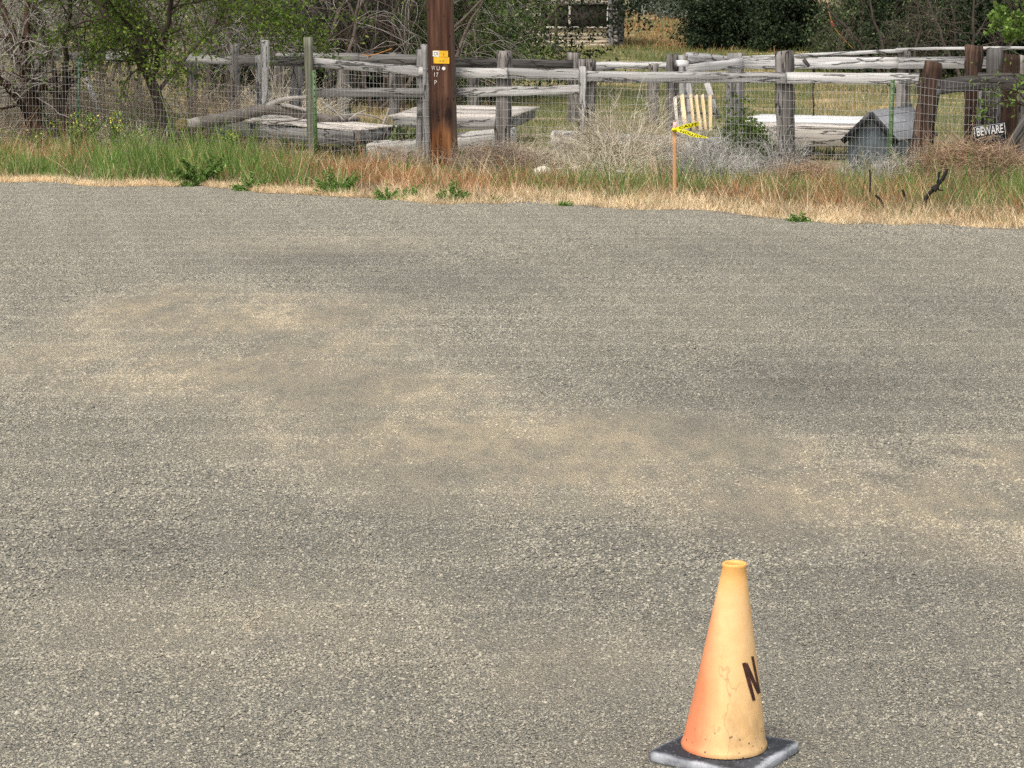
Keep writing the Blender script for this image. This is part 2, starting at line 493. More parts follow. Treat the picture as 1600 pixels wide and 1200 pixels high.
def gravel_color(t, rnd, dustmax):
    dust, n, dark = dust_fac(t)
    c = t.ramp(rnd, STONE_STOPS)
    c = t.mix(t.math('MULTIPLY', dust, dustmax), c, (0.56, 0.465, 0.315, 1))
    hsv = t.new("ShaderNodeHueSaturation"); t.L.new(c, hsv.inputs["Color"])
    dk = t.math('MULTIPLY', dark, t.step(n, 0.32, 0.6, 0.45, 1.0))
    t.L.new(t.step(dk, 0, 1, 1.0, 0.55), hsv.inputs["Value"])
    t.L.new(t.step(dk, 0, 1, 1.0, 0.8), hsv.inputs["Saturation"])
    return hsv.outputs[0]

t = NT("gravel_stone")
t.color(gravel_color(t, t.island(), 0.76))
sn = t.noise(t.coord(), 400, 3)
t.bump(sn, 0.15, 0.002)
M_STONE = t.m

t = NT("gravel_road_surface")
pos = t.scaled(t.pos(), (1, 1, 0.6))
vor = t.new("ShaderNodeTexVoronoi"); vor.inputs["Scale"].default_value = 190; t.L.new(pos, vor.inputs["Vector"])
vor2 = t.new("ShaderNodeTexVoronoi"); vor2.inputs["Scale"].default_value = 120; t.L.new(pos, vor2.inputs["Vector"])
sep = t.new("ShaderNodeSeparateColor"); t.L.new(vor.outputs["Color"], sep.inputs[0])
c = gravel_color(t, sep.outputs[0], 0.9)
edge = t.step(vor.outputs["Distance"], 0.35, 0.75, 0, 0.45)
t.color(t.mix(edge, c, (0.15, 0.134, 0.102, 1)))
hgt = t.math('ADD', t.math('MULTIPLY', vor.outputs["Distance"], -1.0), t.math('MULTIPLY', vor2.outputs["Distance"], -0.7))
t.bump(hgt, 0.9, 0.012)
t.bsdf.inputs["Roughness"].default_value = 0.95
M_ROAD = t.m

# road sheet, gently uneven, clipped along the ragged road edge
def grid(xs, fy0, fy1, ny, zoff, zfun):
    V, Q = [], []
    for x in xs:
        a, b = fy0(x), fy1(x)
        for j in range(ny):
            y = a + (b - a) * j / (ny - 1)
            V.append((x, y, zfun(x, y) + zoff))
    nx = len(xs)
    i = np.arange(nx - 1)[:, None] * ny + np.arange(ny - 1)[None]
    Q = np.stack([i, i + ny, i + ny + 1, i + 1], -1).reshape(-1, 4)
    return np.array(V), [Q]

def road_z(x, y):
    return 0.0015 * math.sin(x * 1.9 + y * 0.8) + 0.0012 * math.sin(y * 1.7 - x * 0.6)

_BL = []
for _px, _py, _rx, _ry, _w in DUST:
    _c = flat_g(_px, _py)
    _BL.append((_c[0], _c[1], abs(flat_g(_px + _rx, _py)[0] - _c[0]), abs(flat_g(_px, _py - _ry)[1] - _c[1]), _w))
def dust_h(x, y):
    """how deep fine dust has filled in between the stones"""
    k = np.zeros_like(x)
    for cx0, cy0, ex, ey, w in _BL:
        r = np.sqrt(((x - cx0) / ex) ** 2 + ((y - cy0) / ey) ** 2)
        k = np.maximum(k, w * np.clip((1.15 - r) / 1.15, 0, 1))
    n = 0.6 + 0.35 * np.sin(x * 4.1 + 1.3 * np.sin(y * 1.2)) * np.sin(y * 1.5 + x * 1.1) + 0.25 * np.sin(x * 9.3 + y * 1.9) * np.sin(y * 3.1 - x * 2.0)
    return 0.0058 * np.clip(k * 1.5 * np.clip(n, 0.05, 1.2), 0, 1)

xs_ = np.concatenate([np.linspace(-30, -7, 40)[:-1], np.linspace(-7, 6, 220), np.linspace(6, 30, 40)[1:]])
V, Fq = grid(xs_, lambda x: -15.0, lambda x: road_edge(x) + 0.15, 420, 0.012, road_z)
V[:, 2] += dust_h(V[:, 0], V[:, 1])
road = single("gravel_road", V, Fq, M_ROAD, (0, 0, 0), "wide grey gravel road with faint tan dust bands", "road", kind="structure", smooth=True)

# ------------------------------------------------------------------ terrain beyond and below
t = NT("verge_and_pasture_ground")
pos = t.pos()
n1 = t.noise(pos, 0.55, 5, 0.6); n2 = t.noise(pos, 9, 4, 0.7); n3 = t.noise(t.scaled(pos, (1, 1, 1)), 0.09, 4)
soil = t.ramp(n2, [(0.3, (0.13, 0.10, 0.065)), (0.7, (0.34, 0.27, 0.17))])
grs = t.ramp(n2, [(0.3, (0.06, 0.075, 0.024)), (0.7, (0.16, 0.16, 0.062))])
gold = t.ramp(n2, [(0.3, (0.28, 0.19, 0.09)), (0.7, (0.50, 0.37, 0.19))])
sx = t.new("ShaderNodeSeparateXYZ"); t.L.new(pos, sx.inputs[0])
far = t.step(sx.outputs[1], 38, 46)
c = t.mix(t.step(n1, 0.42, 0.58), soil, grs)
c2 = t.mix(t.step(n1, 0.34, 0.48), gold, grs)
c = t.mix(far, c, c2)
sage = t.ramp(n2, [(0.35, (0.12, 0.115, 0.075)), (0.65, (0.26, 0.235, 0.165))])
c = t.mix(t.step(sx.outputs[1], 100, 125), c, sage)
t.color(c)
t.bump(n2, 0.6, 0.05)
t.bsdf.inputs["Roughness"].default_value = 1.0
M_GROUND = t.m
xs = np.concatenate([np.linspace(-260, -40, 23), np.linspace(-36, 36, 145), np.linspace(40, 260, 23)])
ys = np.concatenate([np.linspace(-40, 12, 14), np.linspace(13, 60, 120), np.linspace(61, 130, 60), np.linspace(135, 420, 40)])
X, Yg = np.meshgrid(xs, ys, indexing='ij')
d = Yg - (19.45 - 0.6 * X)
Zg = Z(X, Yg) - 0.03 * (d < -0.4)
Vt = np.stack([X, Yg, Zg], -1).reshape(-1, 3)
i = np.arange(len(xs) - 1)[:, None] * len(ys) + np.arange(len(ys) - 1)[None]
Qt = np.stack([i, i + len(ys), i + len(ys) + 1, i + 1], -1).reshape(-1, 4)
single("ground", Vt, [Qt], M_GROUND, (0, 0, 0), "dry grassy roadside ground rising to a hillside", "ground", kind="structure", smooth=True)

# ------------------------------------------------------------------ loose gravel: real stones, laid as patches
def ico():
    p = (1 + 5 ** 0.5) / 2
    v = np.array([(-1, p, 0), (1, p, 0), (-1, -p, 0), (1, -p, 0), (0, -1, p), (0, 1, p), (0, -1, -p), (0, 1, -p), (p, 0, -1), (p, 0, 1), (-p, 0, -1), (-p, 0, 1)]) / math.sqrt(1 + p * p)
    f = np.array([(0, 11, 5), (0, 5, 1), (0, 1, 7), (0, 7, 10), (0, 10, 11), (1, 5, 9), (5, 11, 4), (11, 10, 2), (10, 7, 6), (7, 1, 8), (3, 9, 4), (3, 4, 2), (3, 2, 6), (3, 6, 8), (3, 8, 9), (4, 9, 5), (2, 4, 11), (6, 2, 10), (8, 6, 7), (9, 8, 1)])
    return v, f
IV, IF = ico()

def stone_patch(n, size, rmin, rmax, power=2.2):
    c = RNG.uniform(-size / 2, size / 2, (n, 2))
    r = rmin + (rmax - rmin) * RNG.power(1.0, n) ** power
    v = IV[None] * (1 + RNG.uniform(-0.5, 0.35, (n, 12, 1)))
    v = v * np.stack([RNG.uniform(0.8, 1.5, n), RNG.uniform(0.6, 1.0, n), RNG.uniform(0.3, 0.65, n)], -1)[:, None, :]
    # random tilt then spin
    a = RNG.normal(0, 0.35, n); ca, sa = np.cos(a), np.sin(a)
    y = v[..., 1] * ca[:, None] - v[..., 2] * sa[:, None]; z = v[..., 1] * sa[:, None] + v[..., 2] * ca[:, None]
    v = np.stack([v[..., 0], y, z], -1)
    a = RNG.uniform(0, 6.283, n); ca, sa = np.cos(a), np.sin(a)
    x = v[..., 0] * ca[:, None] - v[..., 1] * sa[:, None]; y = v[..., 0] * sa[:, None] + v[..., 1] * ca[:, None]
    v = np.stack([x, y, v[..., 2]], -1) * r[:, None, None]
    v += np.concatenate([c, (r * RNG.uniform(-0.15, 0.40, n))[:, None]], -1)[:, None, :]
    return v.reshape(-1, 3), (IF[None] + (np.arange(n) * 12)[:, None, None]).reshape(-1, 3)

PATCH = 0.5
variants = []
for k, (n_, a_, b_, n2_, a2_, b2_) in enumerate([(7800, .0014, .0047, 26, .0045, .008), (7100, .0015, .0051, 36, .005, .0085), (6400, .0016, .0055, 48, .005, .009),
                                                (5600, .0018, .0060, 60, .0055, .0095), (4800, .0020, .0067, 76, .006, .0105), (4100, .0022, .0074, 90, .006, .0115)]):
    V, Fc = stone_patch(n_, PATCH * 1.24, a_, b_)
    V2, F2 = stone_patch(n2_, PATCH * 1.24, a2_, b2_)
    me = mesh_np("gravel_patch", np.concatenate([V, V2]), [np.concatenate([Fc, F2 + len(V)])])
    me.materials.append(M_STONE)
    variants.append(bpy.data.objects.new("gravel_patch", me))
def coarse(x, y):
    v = .45 + .28 * math.sin(x * 1.1 + 2.0 * math.sin(y * .5)) * math.sin(y * .9 + x * .4) + .22 * math.sin(x * 2.7 - y * 1.9) + .25 * math.exp(-((x - 1.0) / 1.3) ** 2 - ((y - 7.0) / 1.2) ** 2)
    return int(min(5, max(0, v * 6 + random.uniform(-.7, .7))))
# a small heap of coarser chips: rows of these make the low windrows that tyres pushed up
V, Fc = stone_patch(26, 0.16, .0030, .0078)
me = mesh_np("gravel_heap", V, [Fc]); me.materials.append(M_STONE)
variants.append(bpy.data.objects.new("gravel_heap", me))
pts, rot, vi = [], [], []
for yy in np.arange(3.2, 22.5, PATCH):
    half = 0.24 * yy + 1.6
    for xx in np.arange(-half, half, PATCH):
        if yy + 0.25 < float(road_edge(xx)) + random.uniform(0.05, 0.5):
            pts.append((xx, yy, 0.012 + road_z(xx, yy))); rot.append(random.randrange(4) * math.pi / 2); vi.append(coarse(xx, yy))
for crv, jit in (([(1375, 757), (1410, 738), (1450, 721), (1510, 708), (1590, 704)], .045), ([(1060, 783), (1180, 800), (1290, 842), (1370, 890), (1430, 945), (1500, 1030), (1560, 1120)], .06)):
    wp = np.array([flat_g(*q) for q in crv]); wp = resample(wp, 200)
    dist = np.concatenate([[0], np.cumsum(np.linalg.norm(np.diff(wp, axis=0), axis=1))])
    for t_ in np.arange(0, dist[-1], 0.075):
        q = [np.interp(t_, dist, wp[:, k]) + random.gauss(0, jit) for k in (0, 1)]
        pts.append((q[0], q[1], 0.012)); rot.append(random.uniform(0, 6.28)); vi.append(6)
me = bpy.data.meshes.new("loose_gravel")
me.from_pydata(pts, [], [])
me.attributes.new("rot", 'FLOAT', 'POINT').data.foreach_set("value", rot)
me.attributes.new("vi", 'INT', 'POINT').data.foreach_set("value", vi)
me.materials.append(M_STONE)
gv = bpy.data.objects.new("loose_gravel", me); COL.objects.link(gv)
tag(gv, "loose grey and tan crushed gravel covering the road", "gravel", kind="stuff")
ng = bpy.data.node_groups.new("gravel_instancer", 'GeometryNodeTree')
ng.interface.new_socket("Geometry", in_out='INPUT', socket_type='NodeSocketGeometry')
ng.interface.new_socket("Geometry", in_out='OUTPUT', socket_type='NodeSocketGeometry')
gi, go = ng.nodes.new("NodeGroupInput"), ng.nodes.new("NodeGroupOutput")
join = ng.nodes.new("GeometryNodeGeometryToInstance")
for ob in reversed(variants):
    oi = ng.nodes.new("GeometryNodeObjectInfo"); oi.inputs[0].default_value = ob
    ng.links.new(oi.outputs["Geometry"], join.inputs[0])
iop = ng.nodes.new("GeometryNodeInstanceOnPoints")
iop.inputs["Pick Instance"].default_value = True
na = ng.nodes.new("GeometryNodeInputNamedAttribute"); na.data_type = 'INT'; na.inputs[0].default_value = "vi"
nb = ng.nodes.new("GeometryNodeInputNamedAttribute"); nb.data_type = 'FLOAT'; nb.inputs[0].default_value = "rot"
cx = ng.nodes.new("ShaderNodeCombineXYZ")
ng.links.new(nb.outputs[0], cx.inputs[2])
ng.links.new(gi.outputs[0], iop.inputs["Points"])
ng.links.new(join.outputs[0], iop.inputs["Instance"])
ng.links.new(na.outputs[0], iop.inputs["Instance Index"])
ng.links.new(cx.outputs[0], iop.inputs["Rotation"])
ng.links.new(iop.outputs[0], go.inputs[0])
gv.modifiers.new("instances", 'NODES').node_group = ng

# ------------------------------------------------------------------ text helper
def text_mesh(s, size, bold=0.0, width=1.0):
    cu = bpy.data.curves.new("lettering", 'FONT')
    cu.body = s; cu.size = size; cu.align_x = 'CENTER'; cu.align_y = 'CENTER'; cu.offset = bold; cu.resolution_u = 3
    ob = bpy.data.objects.new("lettering", cu)
    COL.objects.link(ob)
    dg = bpy.context.evaluated_depsgraph_get()
    me = bpy.data.meshes.new_from_object(ob.evaluated_get(dg))
    V = np.array([v.co[:] for v in me.vertices]); V[:, 0] *= width
    Fl = [tuple(p.vertices) for p in me.polygons]
    bpy.data.objects.remove(ob); bpy.data.curves.remove(cu)
    bpy.data.meshes.remove(me)
    return V, Fl

def mapped_text(name, s, size, fn, mat, root, bold=0.0, width=1.0, rot=0.0):
    """lettering laid on a surface: fn(x, y) -> world point"""
    V, Fl = text_mesh(s, size, bold, width)
    c, sn_ = math.cos(rot), math.sin(rot)
    W = [Vector(fn(x * c - y * sn_, x * sn_ + y * c)) for x, y in V[:, :2]]
    me = bpy.data.meshes.new(name)
    base = root.matrix_world.translation if root.parent is None else root.parent.location
    me.from_pydata([tuple(w - Vector(base)) for w in W], [], Fl)
    me.materials.append(mat)
    o = bpy.data.objects.new(name, me); COL.objects.link(o)
    return o

# ------------------------------------------------------------------ traffic cone
t = NT("faded_orange_cone")
oc = t.coord()
sp = t.new("ShaderNodeSeparateXYZ"); t.L.new(oc, sp.inputs[0])
nz = t.noise(t.scaled(oc, (1, 1, 0.5)), 9, 4, 0.6)
z = sp.outputs[2]
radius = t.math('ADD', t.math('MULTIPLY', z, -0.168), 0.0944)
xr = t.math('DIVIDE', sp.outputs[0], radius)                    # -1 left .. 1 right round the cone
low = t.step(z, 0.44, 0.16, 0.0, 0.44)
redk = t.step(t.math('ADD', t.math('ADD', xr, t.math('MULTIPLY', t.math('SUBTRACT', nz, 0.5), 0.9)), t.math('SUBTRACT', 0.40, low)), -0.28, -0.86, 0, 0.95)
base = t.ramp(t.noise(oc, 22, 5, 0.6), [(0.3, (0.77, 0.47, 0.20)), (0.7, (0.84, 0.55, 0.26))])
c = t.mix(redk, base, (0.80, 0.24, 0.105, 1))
topk = t.step(t.math('ADD', z, t.math('MULTIPLY', nz, 0.06)), 0.38, 0.48, 0, 0.9)
c = t.mix(topk, c, (0.80, 0.36, 0.05, 1))
dirt = t.noise(t.scaled(oc, (1, 1, 0.6)), 14, 6, 0.7)
dirtk = t.math('MULTIPLY', t.step(dirt, 0.48, 0.70, 0, 0.65), t.step(z, 0.30, 0.08, 0.05, 1.0))
c = t.mix(dirtk, c, (0.36, 0.22, 0.10, 1))
wv = t.noise(t.scaled(oc, (1, 1, 0.5)), 16, 3, 0.5)
line = t.math('MULTIPLY', t.step(t.math('ABSOLUTE', t.math('SUBTRACT', wv, 0.5)), 0.012, 0.0, 0, 0.45), t.math('MULTIPLY', t.step(z, 0.27, 0.2, 0, 1), t.step(t.math('ABSOLUTE', t.math('SUBTRACT', xr, 0.05)), 0.6, 0.25, 0, 1)))
c = t.mix(line, c, (0.25, 0.13, 0.06, 1))
vs = t.new("ShaderNodeTexVoronoi"); vs.inputs["Scale"].default_value = 75; t.L.new(oc, vs.inputs["Vector"])
spn = t.noise(oc, 22, 2)
spk = t.math('MULTIPLY', t.math('MULTIPLY', t.step(vs.outputs["Distance"], 0.22, 0.14, 0, 0.9), t.step(spn, 0.50, 0.55, 0, 1)), t.step(z, 0.11, 0.05, 0, 1))
c = t.mix(spk, c, (0.05, 0.03, 0.025, 1))
t.color(c)
t.bump(t.noise(oc, 45, 3), 0.15, 0.003)
t.bsdf.inputs["Roughness"].default_value = 0.55
t.bsdf.inputs["Specular IOR Level"].default_value = 0.35
t.bsdf.inputs["Subsurface Weight"].default_value = 0.0
M_CONE = t.m

t = NT("scuffed_black_rubber")
oc = t.coord()
n = t.noise(oc, 14, 6, 0.7); n2 = t.noise(oc, 120, 3, 0.6)
sx = t.new("ShaderNodeSeparateXYZ"); t.L.new(oc, sx.inputs[0])
edge = t.math('MAXIMUM', t.math('ABSOLUTE', sx.outputs[0]), t.math('ABSOLUTE', sx.outputs[1]))
k = t.math('ADD', t.step(edge, 0.104, 0.122, 0, 0.42), t.math('SUBTRACT', n, 0.5))
c = t.ramp(k, [(0.0, (0.026, 0.028, 0.034)), (0.2, (0.075, 0.080, 0.092)), (0.46, (0.40, 0.41, 0.43))])
c = t.mix(t.step(n2, 0.60, 0.72, 0, 0.7), c, (0.30, 0.29, 0.28, 1))
t.color(c)
t.bump(n2, 0.5, 0.003)
t.bsdf.inputs["Roughness"].default_value = 0.75
M_RUBBER = t.m

cone_px = (1131, 1168)
cx_, cy_ = 0.453, 4.69
cone = thing("traffic_cone", "faded orange traffic cone marked N on a scuffed black base", "traffic cone", (cx_, cy_, 0.013))
cone.rotation_euler = (0, 0, 0)
# body of revolution (outer skin, rolled rim, inner skin)
prof = [(0.0915, 0.022), (0.0925, 0.027), (0.0905, 0.033), (0.0875, 0.040), (0.086, 0.05)]
Hc = 0.414
for k in range(1, 15):
    z_ = 0.05 + (Hc - 0.05) * k / 14
    prof.append((0.086 + (0.0250 - 0.086) * (z_ - 0.05) / (Hc - 0.05), z_))
prof += [(0.0262, Hc + 0.004), (0.0258, Hc + 0.008), (0.0238, Hc + 0.010), (0.0205, Hc + 0.009), (0.0190, Hc + 0.002), (0.024, 0.37), (0.060, 0.15), (0.080, 0.03)]
S = 96
lean = math.tan(rad(2.3))
V = []
for r, z_ in prof:
    for s in range(S):
        a = s / S * 2 * math.pi
        dent = 1 + 0.006 * math.sin(3 * a + z_ * 9) + 0.004 * math.sin(5 * a - z_ * 21)
        V.append((r * dent * math.cos(a) + lean * z_, r * dent * math.sin(a), z_))
K = len(prof)
a = np.arange(K - 1)[:, None] * S + np.arange(S)[None]
b = np.arange(K - 1)[:, None] * S + (np.arange(S)[None] + 1) % S
Q = np.stack([a, b, b + S, a + S], -1).reshape(-1, 4)
me = mesh_np("cone_body", np.array(V), [Q])
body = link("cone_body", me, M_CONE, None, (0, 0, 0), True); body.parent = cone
# marking: the hand-taped N, laid 0.8 mm proud of the body
def on_cone(px, py):
    """surface point of the cone seen at a photo pixel, in the cone's own frame"""
    u, v = (px - 800) / F, (600 - py) / F
    dr = np.array((u, CP + v * SP, -SP + v * CP)); o_ = np.array((-cx_, -cy_, H - 0.018))
    best = None
    for s_ in np.linspace(4.2, 4.95, 1500):
        p = o_ + dr * s_
        rr = 0.086 + (0.0250 - 0.086) * (p[2] - 0.05) / (Hc - 0.05)
        if math.hypot(p[0] - lean * p[2], p[1]) <= rr + 0.0009:
            return p
    # just past the silhouette: nearest approach
    return min((o_ + dr * s_ for s_ in np.linspace(4.5, 4.75, 400)), key=lambda p: math.hypot(p[0] - lean * p[2], p[1]))
mk = Acc()
for (ax_, ay, bx, by, wd) in [(1162.5, 1032, 1178.5, 1091, 6.2), (1165.5, 1033, 1186, 1080, 5.8), (1175.8, 1022, 1187, 1079, 4.0)]:
    A = np.array((ax_, ay)); B = np.array((bx, by)); nseg = 14
    dirv = (B - A) / np.linalg.norm(B - A); pv = np.array((-dirv[1], dirv[0]))
    rows = []
    for k in range(nseg + 1):
        w_ = wd * (1 - 0.35 * max(0, k / nseg - 0.4)) * 0.5
        for q in (-1, -0.33, 0.33, 1):
            rows.append(on_cone(*(A + (B - A) * k / nseg + pv * w_ * q)))
    i = (np.arange(nseg)[:, None] * 4 + np.arange(3)[None]).ravel()
    mk.add(np.array(rows), np.stack([i, i + 1, i + 5, i + 4], -1))
V, Fq = mk.out()
o = link("painted_letter", mesh_np("painted_letter", V, Fq), M_TARINK); o.parent = cone
o["label"] = "dark brown hand-marked letter N"
# base plate
def rounded_square(half, r, n=6):
    pts = []
    for q, (sx_, sy_) in enumerate([(1, 1), (-1, 1), (-1, -1), (1, -1)]):
        for k in range(n + 1):
            an = q * math.pi / 2 + k / n * math.pi / 2
            pts.append((sx_ * (half - r) + r * math.cos(an), sy_ * (half - r) + r * math.sin(an)))
    return np.array(pts)
rings = [(0.1205, -0.006, 0.02), (0.123, 0.000, 0.022), (0.123, 0.010, 0.022), (0.121, 0.0155, 0.022), (0.1145, 0.0180, 0.02), (0.085, 0.0195, 0.05)]
V = []
for half, z_, r in rings:
    pr = rounded_square(half, r)
    for x, y in pr:
        warp = 0.006 * (x + y) * (x + y) / 0.02 * 0.35
        V.append((x, y, z_ + warp))
n = len(rounded_square(0.1, 0.02))
a = np.arange(len(rings) - 1)[:, None] * n + np.arange(n)[None]
b = np.arange(len(rings) - 1)[:, None] * n + (np.arange(n)[None] + 1) % n
Q = np.stack([a, b, b + n, a + n], -1).reshape(-1, 4)
me = mesh_np("base_plate", np.array(V), [Q, np.array([list(range((len(rings) - 1) * n, len(rings) * n)), list(range(n))[::-1]])])
pl = link("base_plate", me, M_RUBBER, None, (0, 0, 0), True); pl.parent = cone
pl.rotation_euler = (0, 0, rad(-33)); pl.location = (0.001, -0.004, 0)

# ------------------------------------------------------------------ utility pole
t = NT("creosoted_pole")
oc = t.coord()
g = t.noise(t.scaled(oc, (17, 17, 0.8)), 1.0, 5, 0.6)
g2 = t.noise(t.scaled(oc, (60, 60, 3.0)), 1.0, 3, 0.6)
sp = t.new("ShaderNodeSeparateXYZ"); t.L.new(oc, sp.inputs[0])
c = t.ramp(g, [(0.3, (0.022, 0.010, 0.0065)), (0.5, (0.078, 0.035, 0.021)), (0.72, (0.175, 0.088, 0.056))])
worn = t.ramp(g, [(0.38, (0.020, 0.008, 0.004)), (0.5, (0.15, 0.056, 0.018)), (0.7, (0.32, 0.145, 0.06))])
nb_ = t.noise(t.scaled(oc, (9, 9, 1.5)), 1.0, 4, 0.6)
wk = t.step(t.math('ADD', sp.outputs[2], t.math('MULTIPLY', t.math('SUBTRACT', nb_, 0.5), 0.9)), 0.62, 0.40, 0, 1)
c = t.mix(wk, c, worn)
band = t.math('MULTIPLY', t.step(t.math('ABSOLUTE', t.math('SUBTRACT', sp.outputs[2], 0.66)), 0.25, 0.05, 0, 1), t.step(nb_, 0.42, 0.58, 0, 0.9))
c = t.mix(band, c, (0.012, 0.007, 0.005, 1))
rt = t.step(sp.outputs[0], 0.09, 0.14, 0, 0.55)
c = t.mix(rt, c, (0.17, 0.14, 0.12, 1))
c = t.mix(t.step(g2, 0.37, 0.30, 0, 0.85), c, (0.008, 0.005, 0.004, 1))
vs = t.new("ShaderNodeTexVoronoi"); vs.inputs["Scale"].default_value = 1.0; t.L.new(t.scaled(oc, (13, 13, 7)), vs.inputs["Vector"])
c = t.mix(t.step(vs.outputs["Distance"], 0.17, 0.10, 0, 0.9), c, (0.008, 0.005, 0.004, 1))
t.color(c)
t.bump(g, 0.8, 0.01)
M_POLE = t.m
pb = G(694, 258)
PY = pb[1]
pw = 41.5 / 2 / F * (PY * 1.0)
pole = thing("utility_pole", "dark brown wooden utility pole with yellow tags and white lettering", "utility pole", pb)
top9 = 9.0
leanx = -4.5 / F * PY / 1.84
pts = np.array([pb + np.array((leanx * z_, 0, z_)) for z_ in np.concatenate([[-0.15, 0.0], np.linspace(0.15, top9, 24)])])
zz_ = pts[:, 2] - pb[2]
rr = pw * (1.04 - 0.012 * zz_) + 0.02 * np.exp(-np.maximum(zz_, 0) / 0.12) * 0.3
ac = Acc(); ac.tube(pts, rr, 28); V, Fq = ac.out()
V += RNG.normal(0, 0.0015, V.shape)
part("shaft", V, Fq, M_POLE, pole, True)
def on_pole(px, py, lift=0.0):
    """pole surface facing the camera at a photo pixel"""
    for dy in np.linspace(-pw * 1.3, 0.02, 300):
        p = P(px, py, PY + dy)
        hh = p[2] - pb[2]
        r_ = pw * (1.04 - 0.012 * hh)
        if math.hypot(p[0] - (pb[0] + leanx * hh), dy) <= r_ + lift:
            return p
    return P(px, py, PY - 0.02)
def pole_patch(name, x0, y0, x1, y1, mat, lift):
    nx = 8
    rows = []
    for k in range(nx + 1):
        for yy in (y0, y1):
            rows.append(on_pole(x0 + (x1 - x0) * k / nx, yy + 0.6 * (k / nx), lift))
    rows = np.array(rows)
    back = rows + np.array((0, lift * 0.8, 0))
    i = np.arange(nx) * 2
    Q = np.stack([i, i + 1, i + 3, i + 2], -1)
    n_ = len(rows)
    rim = [(0, 1, 1 + n_, n_), (2 * nx, 2 * nx + n_, 2 * nx + 1 + n_, 2 * nx + 1)]
    return part(name, np.concatenate([rows, back]), [np.concatenate([Q, Q[:, ::-1] + n_, np.array(rim)])], mat, pole)
pole_patch("number_plate", 676, 79, 700, 88.5, M_YELLOW, 0.006)["label"] = "upper yellow plate with a white end"
pole_patch("number_plate", 677.3, 89, 702, 99, M_YELLOW, 0.007)
pole_patch("white_label", 676.3, 79.3, 685.5, 88.2, M_WHITEPAINT, 0.0085)
def pole_text(name, s, cx0, cy0, hpx, mat, lift, width=1.0, bold=0.0):
    V, Fl = text_mesh(s, 1.0, bold, width)
    k = hpx / 0.70
    W = np.array([on_pole(cx0 + x * k, cy0 - y * k, lift) for x, y in V[:, :2]]) - np.array(pole.location)
    me = bpy.data.meshes.new(name); me.from_pydata([tuple(w) for w in W], [], Fl); me.materials.append(mat)
    o = bpy.data.objects.new(name, me); COL.objects.link(o); o.parent = pole
    return o
pole_text("lettering", "C0", 681, 84, 5.5, M_INK, 0.011, 0.75)
pole_text("lettering", "a", 689, 82, 2.2, M_INK, 0.009)
pole_text("lettering", "I", 693, 85, 4, M_INK, 0.009)
pole_text("lettering", "19  41", 690, 95.5, 2.4, M_INK, 0.010)
pole_text("lettering", "W", 677.0, 106.5, 6.6, M_STENCIL, 0.004, 0.62, 0.0)
pole_text("lettering", "U", 684.6, 107, 6.6, M_STENCIL, 0.004, 0.85, 0.0)
pole_text("lettering", "17", 681, 117, 6.6, M_STENCIL, 0.004, 0.9, 0.0)
pole_text("lettering", "P", 680.5, 129, 7, M_STENCIL, 0.004, 0.9, 0.0)
dn = 18
rows = [on_pole(693.3, 107, 0.008)] + [on_pole(693.3 + 2.8 * math.cos(k / dn * 6.2832), 107 + 2.8 * math.sin(k / dn * 6.2832), 0.008) for k in range(dn)]
part("reflector_disc", np.array(rows), [np.array([(0, 1 + (k + 1) % dn, 1 + k) for k in range(dn)])], M_WHITEPAINT, pole)

# ------------------------------------------------------------------ fences
def base_at(px, Y):
    p = P(px, 200, Y); p[2] = Z(p[0], p[1]); return p

def post(root, px0, px1, ytop, mat, off, thick=0.11, lean=0.0, name="post", pxb=None):
    """post whose sides run px0..px1 at its top; its foot stands in the ground"""
    Y = fenceY((px0 + px1) / 2) + off
    c = (px0 + px1) / 2
    top = P(c, ytop, Y)
    bx = c if pxb is None else pxb
    bot = base_at(bx, Y); bot[2] -= 0.12
    w = (px1 - px0) / F * Y
    return board(name, bot, top, w, thick, mat, root, 1.4, depth=(0.447, 0.894, 0), seg=0.09)

def rail(root, a, b, h0, h1, mat, off, thick=0.04, name="rail", o2=None):
    pa = PF(a[0], a[1], off); pb_ = PF(b[0], b[1], off if o2 is None else o2)
    return board(name, pa, pb_, h0 / F * pa[1], thick, mat, root, 0.45, w1=h1 / F * pb_[1])

bf = thing("board_fence", "weathered pale board fence behind the utility pole and pasted with wire", "fence", base_at(900, fenceY(900)))
bf["label"] = "weathered pale grey rail fence just behind the utility pole"
rail(bf, (478, 96), (668, 112), 13, 15, M_RAIL, 0.02)
rail(bf, (655, 112), (793, 114.5), 14.5, 15.5, M_RAIL, -0.03)
rail(bf, (783, 114.5), (915, 116.5), 15.5, 16, M_RAIL, 0.02)
rail(bf, (905, 119.5), (1228, 121), 16.5, 17.5, M_RAIL, -0.03)
rail(bf, (1216, 121), (1436, 122.5), 17.5, 16.5, M_RAIL, 0.02)
rail(bf, (482, 145.5), (672, 145.5), 14, 14, M_GREY, -0.02)
rail(bf, (664, 145.5), (913, 140), 14, 14, M_RAIL, 0.02)
post(bf, 651, 662, 78, M_GREY, 0.10)
post(bf, 659.5, 671, 70, M_GREY, -0.09, 0.06)
post(bf, 776, 796, 79, M_POST, 0.10, 0.14)
post(bf, 906, 917, 92, M_POST, 0.09, 0.09)
post(bf, 918, 930, 93, M_POST, 0.10, 0.09)
post(bf, 1215, 1239, 81, M_POST, 0.12, 0.17)
post(bf, 904.5, 913, 105, M_RAIL, -0.09, 0.03, name="picket")

